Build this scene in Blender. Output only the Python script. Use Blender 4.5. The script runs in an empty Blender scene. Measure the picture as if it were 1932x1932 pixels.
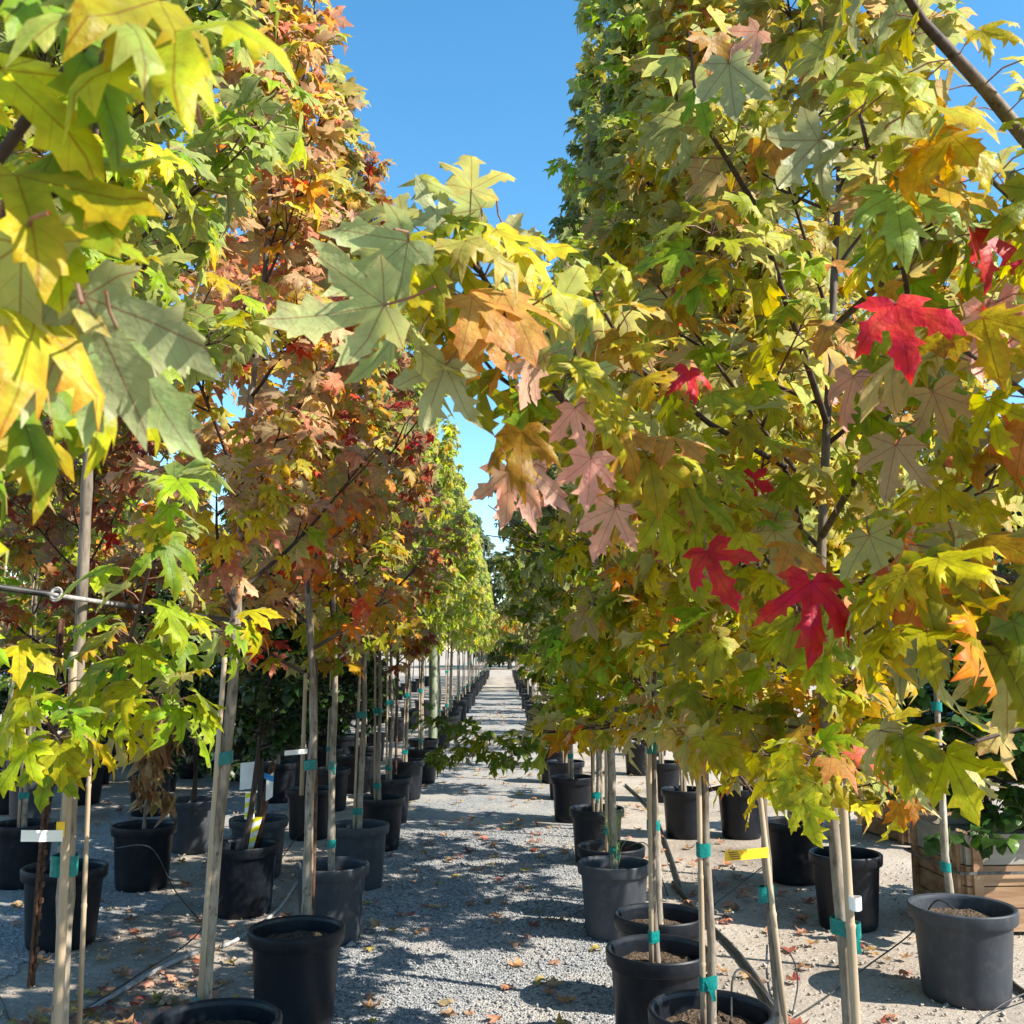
import bpy, math, random
import numpy as np
from mathutils import Matrix, Vector

# ------------------------------------------------------------------ camera, sky, sun, exposure
S = bpy.context.scene
C = S.collection
CAM_H = 1.6
TILT = math.atan(259 / 1932)
YAW = math.radians(0.47)
cam_d = bpy.data.cameras.new('camera')
cam = bpy.data.objects.new('camera', cam_d)
C.objects.link(cam)
cam.location = (0, 0, CAM_H)
cam.rotation_euler = (math.pi / 2 + TILT, 0, -YAW)
cam_d.sensor_width = 36; cam_d.sensor_fit = 'HORIZONTAL'; cam_d.lens = 36
cam_d.clip_start = 0.02; cam_d.clip_end = 2000
cam_d.dof.use_dof = True; cam_d.dof.focus_distance = 3.6; cam_d.dof.aperture_fstop = 15
S.camera = cam

SUN_EL, SUN_AZ = math.radians(41), math.radians(-22)     # azimuth measured from +X towards +Y
sun_vec = Vector((math.cos(SUN_EL) * math.cos(SUN_AZ), math.cos(SUN_EL) * math.sin(SUN_AZ), math.sin(SUN_EL)))
W = bpy.data.worlds.new('World'); S.world = W; W.use_nodes = True
wn = W.node_tree
sky = wn.nodes.new('ShaderNodeTexSky'); sky.sky_type = 'NISHITA'; sky.sun_disc = False
sky.sun_elevation = SUN_EL
sky.sun_rotation = math.pi / 2 - SUN_AZ
sky.air_density = 1.0; sky.dust_density = 0.2; sky.ozone_density = 2.0
wn.nodes['Background'].inputs['Strength'].default_value = 0.125
shs = wn.nodes.new('ShaderNodeHueSaturation'); shs.inputs['Saturation'].default_value = 1.27; shs.inputs['Hue'].default_value = 0.489
wn.links.new(sky.outputs[0], shs.inputs['Color']); wn.links.new(shs.outputs[0], wn.nodes['Background'].inputs['Color'])
sl = bpy.data.lights.new('sun', 'SUN'); sl.energy = 5.0; sl.angle = math.radians(0.5); sl.color = (1, 0.94, 0.84)
so = bpy.data.objects.new('sun', sl); C.objects.link(so)
so.rotation_euler = sun_vec.to_track_quat('Z', 'Y').to_euler()
S.view_settings.view_transform = 'Standard'; S.view_settings.look = 'None'
S.view_settings.gamma = 1; S.view_settings.use_curve_mapping = False
S.view_settings.exposure = 1.2
S.cycles.max_bounces = 6; S.cycles.diffuse_bounces = 3; S.cycles.glossy_bounces = 2
S.cycles.transmission_bounces = 4; S.cycles.transparent_max_bounces = 4
S.cycles.use_denoising = True
S.cycles.caustics_reflective = False; S.cycles.caustics_refractive = False

rng = np.random.default_rng(11)
rnd = random.Random(5)

def ray(px, py):
    """direction of a point of the view (1932 px frame) in world space, unit depth along the lens axis"""
    x = (px - 966) / 1932; z = -(py - 966) / 1932
    c, s = math.cos(TILT), math.sin(TILT)
    y2 = c - z * s; z2 = s + z * c
    return np.array([x * math.cos(YAW) + y2 * math.sin(YAW), -x * math.sin(YAW) + y2 * math.cos(YAW), z2])
def pt(px, py, depth): return np.array([0, 0, CAM_H]) + ray(px, py) * depth
def ground_pt(px, py, z=0.0):
    d = ray(px, py); t = (z - CAM_H) / d[2]
    return np.array([0, 0, CAM_H]) + d * t

# ------------------------------------------------------------------ object helpers
def tag(o, label=None, cat=None, group=None, kind=None):
    if label: o['label'] = label
    if cat: o['category'] = cat
    if group: o['group'] = group
    if kind: o['kind'] = kind
    return o
def thing(name, label, cat, loc=(0, 0, 0), rz=0, group=None):
    o = bpy.data.objects.new(name, None); C.objects.link(o)
    o.empty_display_size = 0.1
    o.location = loc; o.rotation_euler = (0, 0, rz)
    return tag(o, label, cat, group)
def link(name, me, parent=None, loc=None):
    o = bpy.data.objects.new(name, me); C.objects.link(o)
    if parent is not None: o.parent = parent
    if loc is not None: o.location = loc
    return o

class MB:
    def __init__(self): self.v = []; self.f = []; self.n = 0; self.smooth = True
    def add(self, v, f):
        b = self.n
        self.v.extend([tuple(map(float, q)) for q in v]); self.n += len(v)
        self.f.extend([tuple(i + b for i in q) for q in f])
    def tube(self, pts, rad, sides=6, caps=True, squash=None):
        pts = [np.asarray(p, float) for p in pts]; n = len(pts)
        if np.isscalar(rad): rad = [rad] * n
        ref = np.array([0.3, 0.2, 0.93]); v = []
        t0 = pts[-1] - pts[0]; t0 = t0 / (np.linalg.norm(t0) + 1e-9)
        if abs(t0 @ ref) > 0.9: ref = np.array([0.93, 0.3, 0.1])
        for i in range(n):
            t = pts[min(i + 1, n - 1)] - pts[max(i - 1, 0)]
            t = t / (np.linalg.norm(t) + 1e-9)
            u = np.cross(t, ref); u /= np.linalg.norm(u) + 1e-9
            w = np.cross(t, u)
            for k in range(sides):
                a = 2 * math.pi * k / sides
                v.append(pts[i] + rad[i] * (math.cos(a) * u + math.sin(a) * w))
        f = []
        for i in range(n - 1):
            for k in range(sides):
                k2 = (k + 1) % sides
                f.append((i * sides + k, i * sides + k2, (i + 1) * sides + k2, (i + 1) * sides + k))
        if caps:
            f.append(tuple(range(sides - 1, -1, -1))); f.append(tuple((n - 1) * sides + k for k in range(sides)))
        self.add(v, f)
    def lathe(self, prof, sides=36, cx=0, cy=0, z=0, wob=0.0, ph=0.0):
        v = []
        for r, h in prof:
            for k in range(sides):
                a = 2 * math.pi * k / sides
                rr = r * (1 + wob * math.sin(2 * a + ph))
                v.append((cx + rr * math.cos(a), cy + rr * math.sin(a), z + h))
        f = []
        for i in range(len(prof) - 1):
            for k in range(sides):
                k2 = (k + 1) % sides
                f.append((i * sides + k, i * sides + k2, (i + 1) * sides + k2, (i + 1) * sides + k))
        self.add(v, f)
    def box(self, c, s, M=None, bev=0.0):
        hx, hy, hz = s[0] / 2, s[1] / 2, s[2] / 2
        v = [np.array((x, y, z)) for x in (-hx, hx) for y in (-hy, hy) for z in (-hz, hz)]
        if M is not None: v = [np.array(M @ Vector(q)) for q in v]
        v = [q + np.asarray(c, float) for q in v]
        self.add(v, [(0, 1, 3, 2), (4, 6, 7, 5), (0, 4, 5, 1), (2, 3, 7, 6), (0, 2, 6, 4), (1, 5, 7, 3)])
    def mesh(self, name, mat, smooth=True):
        me = bpy.data.meshes.new(name)
        me.from_pydata(self.v, [], self.f); me.materials.append(mat)
        if smooth: me.shade_smooth()
        return me
    def build_sharp(self, name, mat, ang=32):
        me = self.mesh(name, mat); me.set_sharp_from_angle(angle=math.radians(ang)); return me
    def build(self, name, mat, parent=None, smooth=True, loc=None):
        return link(name, self.mesh(name, mat, smooth), parent, loc)

# ------------------------------------------------------------------ materials
def new_mat(name):
    m = bpy.data.materials.new(name); m.use_nodes = True
    return m, m.node_tree.nodes, m.node_tree.links, m.node_tree.nodes['Principled BSDF']
def N(nodes, t, **kw):
    n = nodes.new(t)
    for k, v in kw.items():
        if k in n.inputs: n.inputs[k].default_value = v
        else: setattr(n, k, v)
    return n
def ramp(nodes, stops):
    r = nodes.new('ShaderNodeValToRGB'); e = r.color_ramp.elements
    while len(e) > 1: e.remove(e[-1])
    e[0].position, e[0].color = stops[0][0], (*stops[0][1], 1)
    for p, c in stops[1:]:
        k = e.new(p); k.color = (*c, 1)
    return r
def noisy(name, c1, c2, scale=8, rough=0.7, bump=0.0, bscale=60, detail=6, spec=0.3, mid=(0.35, 0.65), c3=None, coords='Object', stretch=None, bdist=0.01):
    m, n, l, p = new_mat(name)
    tc = n.new('ShaderNodeTexCoord'); src = tc.outputs[coords]
    if stretch:
        mp = n.new('ShaderNodeMapping'); mp.inputs['Scale'].default_value = stretch
        l.new(src, mp.inputs['Vector']); src = mp.outputs[0]
    t = N(n, 'ShaderNodeTexNoise', Scale=scale, Detail=detail, Roughness=0.6); l.new(src, t.inputs['Vector'])
    st = [(mid[0], c1), (mid[1], c2)]
    if c3: st.append((min(mid[1] + 0.12, 0.95), c3))
    r = ramp(n, st); l.new(t.outputs['Fac'], r.inputs[0])
    l.new(r.outputs[0], p.inputs['Base Color'])
    p.inputs['Roughness'].default_value = rough; p.inputs['Specular IOR Level'].default_value = spec
    if bump:
        t2 = N(n, 'ShaderNodeTexNoise', Scale=bscale, Detail=4); l.new(src, t2.inputs['Vector'])
        b = N(n, 'ShaderNodeBump', Strength=bump, Distance=bdist); l.new(t2.outputs['Fac'], b.inputs['Height'])
        l.new(b.outputs[0], p.inputs['Normal'])
    return m

def leaf_material(name, gloss=0.46, trans=0.37, under=(0.44, 0.45, 0.32), under_f=0.40, veins=True):
    m, n, l, p = new_mat(name)
    col = n.new('ShaderNodeVertexColor'); col.layer_name = 'Col'
    cur = col.outputs['Color']
    geo = n.new('ShaderNodeNewGeometry')
    ns = N(n, 'ShaderNodeTexNoise', Scale=38, Detail=3); l.new(geo.outputs['Position'], ns.inputs['Vector'])
    hv = n.new('ShaderNodeHueSaturation'); l.new(cur, hv.inputs['Color'])
    mr = N(n, 'ShaderNodeMapRange'); mr.inputs[1].default_value = 0.3; mr.inputs[2].default_value = 0.7
    mr.inputs[3].default_value = 0.72; mr.inputs[4].default_value = 1.22
    l.new(ns.outputs['Fac'], mr.inputs[0]); l.new(mr.outputs[0], hv.inputs['Value'])
    mh = N(n, 'ShaderNodeMapRange'); mh.inputs[1].default_value = 0.3; mh.inputs[2].default_value = 0.7
    mh.inputs[3].default_value = 0.485; mh.inputs[4].default_value = 0.512
    l.new(ns.outputs['Color'], mh.inputs[0]); l.new(mh.outputs[0], hv.inputs['Hue'])
    cur = hv.outputs[0]
    sn = N(n, 'ShaderNodeTexNoise', Scale=34, Detail=5, Roughness=0.7); l.new(geo.outputs['Position'], sn.inputs['Vector'])
    sr = ramp(n, [(0.60, (0, 0, 0)), (0.70, (0.6, 0.6, 0.6))]); l.new(sn.outputs['Fac'], sr.inputs[0])
    sm = N(n, 'ShaderNodeMix', data_type='RGBA', blend_type='MULTIPLY'); l.new(sr.outputs[0], sm.inputs[0]); l.new(cur, sm.inputs[6]); sm.inputs[7].default_value = (.85, .42, .25, 1)
    cur = sm.outputs[2]
    fb_ = N(n, 'ShaderNodeTexNoise', Scale=110, Detail=3); l.new(geo.outputs['Position'], fb_.inputs['Vector'])
    fbp = N(n, 'ShaderNodeBump', Strength=0.35, Distance=0.006); l.new(fb_.outputs['Fac'], fbp.inputs['Height']); l.new(fbp.outputs[0], p.inputs['Normal'])
    mix = N(n, 'ShaderNodeMix', data_type='RGBA'); l.new(geo.outputs['Backfacing'], mix.inputs[0])
    u = N(n, 'ShaderNodeMix', data_type='RGBA'); u.inputs[0].default_value = under_f
    l.new(cur, u.inputs[6]); u.inputs[7].default_value = (*under, 1)
    l.new(cur, mix.inputs[6]); l.new(u.outputs[2], mix.inputs[7])
    cur = mix.outputs[2]
    if veins:
        uv = n.new('ShaderNodeUVMap'); uv.uv_map = 'UV'
        sp = n.new('ShaderNodeSeparateXYZ'); l.new(uv.outputs[0], sp.inputs[0])
        ab = N(n, 'ShaderNodeMath', operation='ABSOLUTE'); l.new(sp.outputs[1], ab.inputs[0])
        m1 = N(n, 'ShaderNodeMath', operation='LESS_THAN'); l.new(ab.outputs[0], m1.inputs[0]); m1.inputs[1].default_value = 0.0075
        k1 = N(n, 'ShaderNodeMath', operation='MULTIPLY'); l.new(ab.outputs[0], k1.inputs[0]); k1.inputs[1].default_value = 1.15
        k2 = N(n, 'ShaderNodeMath', operation='SUBTRACT'); l.new(sp.outputs[0], k2.inputs[0]); l.new(k1.outputs[0], k2.inputs[1])
        k3 = N(n, 'ShaderNodeMath', operation='MULTIPLY'); l.new(k2.outputs[0], k3.inputs[0]); k3.inputs[1].default_value = 6.3
        k4 = N(n, 'ShaderNodeMath', operation='FRACT'); l.new(k3.outputs[0], k4.inputs[0])
        k5 = N(n, 'ShaderNodeMath', operation='LESS_THAN'); l.new(k4.outputs[0], k5.inputs[0]); k5.inputs[1].default_value = 0.055
        k6 = N(n, 'ShaderNodeMath', operation='LESS_THAN'); l.new(ab.outputs[0], k6.inputs[0]); k6.inputs[1].default_value = 0.4
        k7 = N(n, 'ShaderNodeMath', operation='MULTIPLY'); l.new(k5.outputs[0], k7.inputs[0]); l.new(k6.outputs[0], k7.inputs[1])
        k8 = N(n, 'ShaderNodeMath', operation='MULTIPLY'); l.new(k7.outputs[0], k8.inputs[0]); k8.inputs[1].default_value = 0.6
        k9 = N(n, 'ShaderNodeMath', operation='MAXIMUM'); l.new(m1.outputs[0], k9.inputs[0]); l.new(k8.outputs[0], k9.inputs[1])
        ka = N(n, 'ShaderNodeMath', operation='MULTIPLY'); l.new(k9.outputs[0], ka.inputs[0]); ka.inputs[1].default_value = 0.62
        vc = N(n, 'ShaderNodeMix', data_type='RGBA', blend_type='MULTIPLY'); vc.inputs[0].default_value = 1
        l.new(cur, vc.inputs[6]); vc.inputs[7].default_value = (0.62, 0.22, 0.25, 1)
        vm = N(n, 'ShaderNodeMix', data_type='RGBA'); l.new(ka.outputs[0], vm.inputs[0])
        l.new(cur, vm.inputs[6]); l.new(vc.outputs[2], vm.inputs[7])
        cur = vm.outputs[2]
    l.new(cur, p.inputs['Base Color']); p.inputs['Roughness'].default_value = gloss
    p.inputs['Specular IOR Level'].default_value = 0.22
    tr = n.new('ShaderNodeBsdfTranslucent')
    hs = N(n, 'ShaderNodeHueSaturation', Saturation=1.12, Value=1.8); l.new(cur, hs.inputs['Color']); l.new(hs.outputs[0], tr.inputs['Color'])
    ms = n.new('ShaderNodeMixShader'); ms.inputs[0].default_value = trans
    l.new(p.outputs[0], ms.inputs[1]); l.new(tr.outputs[0], ms.inputs[2])
    l.new(ms.outputs[0], n['Material Output'].inputs['Surface'])
    return m

def bark_material():
    m, n, l, p = new_mat('bark')
    col = n.new('ShaderNodeVertexColor'); col.layer_name = 'Col'
    tc = n.new('ShaderNodeTexCoord')
    mp = n.new('ShaderNodeMapping'); mp.inputs['Scale'].default_value = (1, 1, 0.22); l.new(tc.outputs['Object'], mp.inputs[0])
    t = N(n, 'ShaderNodeTexNoise', Scale=70, Detail=6, Roughness=0.65); l.new(mp.outputs[0], t.inputs['Vector'])
    r = ramp(n, [(0.32, (0.36, 0.31, 0.25)), (0.46, (0.82, 0.79, 0.75)), (0.68, (1.25, 1.21, 1.16))]); l.new(t.outputs['Fac'], r.inputs[0])
    t3 = N(n, 'ShaderNodeTexNoise', Scale=6, Detail=3); l.new(tc.outputs['Object'], t3.inputs['Vector'])
    r3 = ramp(n, [(0.35, (0.6, 0.57, 0.5)), (0.65, (1.12, 1.1, 1.08))]); l.new(t3.outputs['Fac'], r3.inputs[0])
    vo = N(n, 'ShaderNodeTexVoronoi', Scale=26); mp2 = n.new('ShaderNodeMapping'); mp2.inputs['Scale'].default_value = (1, 1, 0.8)
    l.new(tc.outputs['Object'], mp2.inputs[0]); l.new(mp2.outputs[0], vo.inputs['Vector'])
    r2 = ramp(n, [(0.1, (0.28, 0.22, 0.17)), (0.2, (1, 1, 1))]); l.new(vo.outputs['Distance'], r2.inputs[0])
    a = N(n, 'ShaderNodeMix', data_type='RGBA', blend_type='MULTIPLY'); a.inputs[0].default_value = 1
    l.new(col.outputs[0], a.inputs[6]); l.new(r.outputs[0], a.inputs[7])
    b = N(n, 'ShaderNodeMix', data_type='RGBA', blend_type='MULTIPLY'); b.inputs[0].default_value = 0.8
    l.new(a.outputs[2], b.inputs[6]); l.new(r2.outputs[0], b.inputs[7])
    c = N(n, 'ShaderNodeMix', data_type='RGBA', blend_type='MULTIPLY'); c.inputs[0].default_value = 1
    l.new(b.outputs[2], c.inputs[6]); l.new(r3.outputs[0], c.inputs[7])
    l.new(c.outputs[2], p.inputs['Base Color']); p.inputs['Roughness'].default_value = 0.75
    bp = N(n, 'ShaderNodeBump', Strength=0.5, Distance=0.004); l.new(t.outputs['Fac'], bp.inputs['Height']); l.new(bp.outputs[0], p.inputs['Normal'])
    return m

def gravel_material():
    m, n, l, p = new_mat('gravel_surface')
    tc = n.new('ShaderNodeTexCoord')
    v = N(n, 'ShaderNodeTexVoronoi', Scale=85); l.new(tc.outputs['Object'], v.inputs['Vector'])
    hs = n.new('ShaderNodeSeparateColor'); l.new(v.outputs['Color'], hs.inputs[0])
    r = ramp(n, [(0.0, (0.10, 0.105, 0.11)), (0.4, (0.23, 0.235, 0.24)), (0.8, (0.36, 0.355, 0.345)), (1.0, (0.5, 0.48, 0.45))])
    l.new(hs.outputs[0], r.inputs[0])
    nb = N(n, 'ShaderNodeTexNoise', Scale=1.6, Detail=5); l.new(tc.outputs['Object'], nb.inputs['Vector'])
    rb = ramp(n, [(0.42, (0, 0, 0)), (0.68, (0.75, 0.75, 0.75))]); l.new(nb.outputs['Fac'], rb.inputs[0])
    mx = N(n, 'ShaderNodeMix', data_type='RGBA'); l.new(rb.outputs[0], mx.inputs[0])
    l.new(r.outputs[0], mx.inputs[6]); mx.inputs[7].default_value = (0.40, 0.36, 0.31, 1)
    l.new(mx.outputs[2], p.inputs['Base Color']); p.inputs['Roughness'].default_value = 0.85
    bp = N(n, 'ShaderNodeBump', Strength=0.9, Distance=0.012, invert=True); l.new(v.outputs['Distance'], bp.inputs['Height'])
    n2 = N(n, 'ShaderNodeTexNoise', Scale=240, Detail=3); l.new(tc.outputs['Object'], n2.inputs['Vector'])
    bp2 = N(n, 'ShaderNodeBump', Strength=0.4, Distance=0.004); l.new(n2.outputs['Fac'], bp2.inputs['Height']); l.new(bp.outputs[0], bp2.inputs['Normal'])
    l.new(bp2.outputs[0], p.inputs['Normal'])
    return m

def dirt_material():
    m, n, l, p = new_mat('dirt')
    tc = n.new('ShaderNodeTexCoord')
    t = N(n, 'ShaderNodeTexNoise', Scale=0.9, Detail=8, Roughness=0.65); l.new(tc.outputs['Object'], t.inputs['Vector'])
    r = ramp(n, [(0.32, (0.22, 0.18, 0.14)), (0.48, (0.38, 0.32, 0.255)), (0.68, (0.50, 0.44, 0.36))]); l.new(t.outputs['Fac'], r.inputs[0])
    v = N(n, 'ShaderNodeTexVoronoi', Scale=55); l.new(tc.outputs['Object'], v.inputs['Vector'])
    rv = ramp(n, [(0.0, (1.15, 1.13, 1.1)), (0.5, (0.85, 0.85, 0.86)), (0.9, (0.6, 0.58, 0.56))]); l.new(v.outputs['Distance'], rv.inputs[0])
    mx = N(n, 'ShaderNodeMix', data_type='RGBA', blend_type='MULTIPLY'); mx.inputs[0].default_value = 0.7
    l.new(r.outputs[0], mx.inputs[6]); l.new(rv.outputs[0], mx.inputs[7])
    l.new(mx.outputs[2], p.inputs['Base Color']); p.inputs['Roughness'].default_value = 0.9
    n2 = N(n, 'ShaderNodeTexNoise', Scale=28, Detail=8, Roughness=0.7); l.new(tc.outputs['Object'], n2.inputs['Vector'])
    b = N(n, 'ShaderNodeBump', Strength=0.8, Distance=0.025); l.new(n2.outputs['Fac'], b.inputs['Height']); l.new(b.outputs[0], p.inputs['Normal'])
    return m

def plastic(name, c1, c2, rough, dust=(0.16, 0.15, 0.14), dust_amt=0.35):
    m, n, l, p = new_mat(name)
    tc = n.new('ShaderNodeTexCoord')
    oi = n.new('ShaderNodeObjectInfo')
    ad = N(n, 'ShaderNodeVectorMath', operation='ADD'); l.new(tc.outputs['Object'], ad.inputs[0]); l.new(oi.outputs['Location'], ad.inputs[1])
    mp = n.new('ShaderNodeMapping'); mp.inputs['Scale'].default_value = (1, 1, 0.35); l.new(ad.outputs[0], mp.inputs[0])
    t = N(n, 'ShaderNodeTexNoise', Scale=7, Detail=6, Roughness=0.6); l.new(mp.outputs[0], t.inputs['Vector'])
    r = ramp(n, [(0.3, c1), (0.7, c2)]); l.new(t.outputs['Fac'], r.inputs[0])
    d = N(n, 'ShaderNodeTexNoise', Scale=18, Detail=8, Roughness=0.75); l.new(ad.outputs[0], d.inputs['Vector'])
    rd = ramp(n, [(0.5, (0, 0, 0)), (0.8, (dust_amt,) * 3)]); l.new(d.outputs['Fac'], rd.inputs[0])
    mx = N(n, 'ShaderNodeMix', data_type='RGBA'); l.new(rd.outputs[0], mx.inputs[0]); l.new(r.outputs[0], mx.inputs[6]); mx.inputs[7].default_value = (*dust, 1)
    l.new(mx.outputs[2], p.inputs['Base Color'])
    rr = N(n, 'ShaderNodeMapRange'); rr.inputs[3].default_value = rough - 0.08; rr.inputs[4].default_value = rough + 0.2
    l.new(d.outputs['Fac'], rr.inputs[0]); l.new(rr.outputs[0], p.inputs['Roughness'])
    p.inputs['Specular IOR Level'].default_value = 0.3
    b = N(n, 'ShaderNodeBump', Strength=0.12, Distance=0.003); l.new(d.outputs['Fac'], b.inputs['Height']); l.new(b.outputs[0], p.inputs['Normal'])
    return m

M = {}
M['leaf'] = leaf_material('maple_leaf')
M['evergreen'] = leaf_material('evergreen_leaf', gloss=0.28, trans=0.15, under=(0.12, 0.16, 0.07), under_f=0.4, veins=False)
M['dry'] = leaf_material('dry_leaf', gloss=0.7, trans=0.2, under=(0.42, 0.3, 0.2), under_f=0.4)
M['bark'] = bark_material()
M['bamboo'] = noisy('bamboo', (0.30, 0.22, 0.14), (0.46, 0.36, 0.25), scale=30, rough=0.5, stretch=(1, 1, 0.06))
M['tape'] = noisy('tie_tape', (0.0, 0.13, 0.12), (0.005, 0.2, 0.18), scale=60, rough=0.3, bump=0.6, bscale=90, bdist=0.004)
M['pot'] = plastic('black_plastic', (0.003, 0.004, 0.007), (0.009, 0.012, 0.018), 0.36, dust=(.08, .076, .072), dust_amt=.2)
M['pot_grey'] = plastic('weathered_plastic', (0.026, 0.030, 0.037), (0.05, 0.056, 0.066), 0.44)
M['soil'] = noisy('potting_soil', (0.03, 0.02, 0.013), (0.16, 0.11, 0.07), scale=70, rough=0.95, bump=1.0, bscale=80, bdist=0.03, c3=(0.3, 0.22, 0.14))
M['bark_mulch'] = noisy('wood_mulch', (0.18, 0.11, 0.06), (0.42, 0.3, 0.17), scale=60, rough=0.95, bump=1.0, bscale=70, bdist=0.03)
M['gravel'] = gravel_material()
M['dirt'] = dirt_material()
M['stone'] = noisy('pebble', (0.11, 0.115, 0.125), (0.34, 0.335, 0.325), scale=45, rough=0.8, c3=(0.5, 0.47, 0.43), detail=2)
M['grit'] = noisy('pale_grit', (0.22, 0.19, 0.16), (0.45, 0.40, 0.34), scale=45, rough=0.85, detail=2)
M['hose'] = noisy('black_hose', (0.012, 0.012, 0.013), (0.05, 0.048, 0.045), scale=20, rough=0.45)
M['pvc'] = noisy('grey_pipe', (0.25, 0.25, 0.25), (0.42, 0.41, 0.4), scale=12, rough=0.5)
M['rust'] = noisy('rusty_steel', (0.045, 0.022, 0.014), (0.16, 0.075, 0.04), scale=40, rough=0.75, bump=0.4, bscale=120, bdist=0.003)
M['rope'] = noisy('grey_rope', (0.2, 0.19, 0.18), (0.4, 0.38, 0.36), scale=120, rough=0.9)
M['wood_grey'] = noisy('weathered_board', (0.27, 0.24, 0.2), (0.42, 0.38, 0.33), scale=9, rough=0.85, bump=0.5, bscale=40, stretch=(0.12, 1, 1.6), bdist=0.004)
M['wood_red'] = noisy('redwood_board', (0.2, 0.1, 0.05), (0.46, 0.29, 0.17), scale=9, rough=0.8, bump=0.5, bscale=40, stretch=(0.12, 1, 1.6), bdist=0.004)
M['post'] = noisy('treated_post', (0.13, 0.16, 0.1), (0.3, 0.33, 0.23), scale=14, rough=0.8, stretch=(1, 1, 0.2), bump=0.4)
M['white_tag'] = noisy('white_tag', (0.72, 0.72, 0.7), (0.82, 0.82, 0.8), scale=20, rough=0.5)
M['yellow_tag'] = noisy('yellow_tag', (0.75, 0.42, 0.01), (0.85, 0.55, 0.03), scale=15, rough=0.45)
M['ink'] = noisy('ink', (0.05, 0.03, 0.02), (0.1, 0.05, 0.03), scale=20, rough=0.6)
M['blue_tag'] = noisy('blue_strap', (0.02, 0.2, 0.5), (0.04, 0.28, 0.62), scale=20, rough=0.4)
M['strap'] = noisy('steel_strap', (0.05, 0.05, 0.05), (0.14, 0.13, 0.12), scale=30, rough=0.4)
M['pink_cloth'] = noisy('faded_tape', (0.6, 0.22, 0.15), (0.75, 0.38, 0.28), scale=30, rough=0.6)
def striped(name, c1, c2, scale, rot):
    m, n, l, p = new_mat(name)
    tc = n.new('ShaderNodeTexCoord'); mp = n.new('ShaderNodeMapping'); mp.inputs['Rotation'].default_value = rot
    l.new(tc.outputs['Object'], mp.inputs[0])
    w = N(n, 'ShaderNodeTexWave', Scale=scale); w.bands_direction = 'Z'; l.new(mp.outputs[0], w.inputs['Vector'])
    r = ramp(n, [(0.0, c1), (0.5, c2)]); r.color_ramp.interpolation = 'CONSTANT'
    l.new(w.outputs['Fac'], r.inputs[0]); l.new(r.outputs[0], p.inputs['Base Color']); p.inputs['Roughness'].default_value = 0.4
    return m
M['stripe'] = striped('striped_strap', (0.8, 0.72, 0.02), (0.8, 0.8, 0.76), 6.0, (0, math.radians(25), 0))
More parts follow.
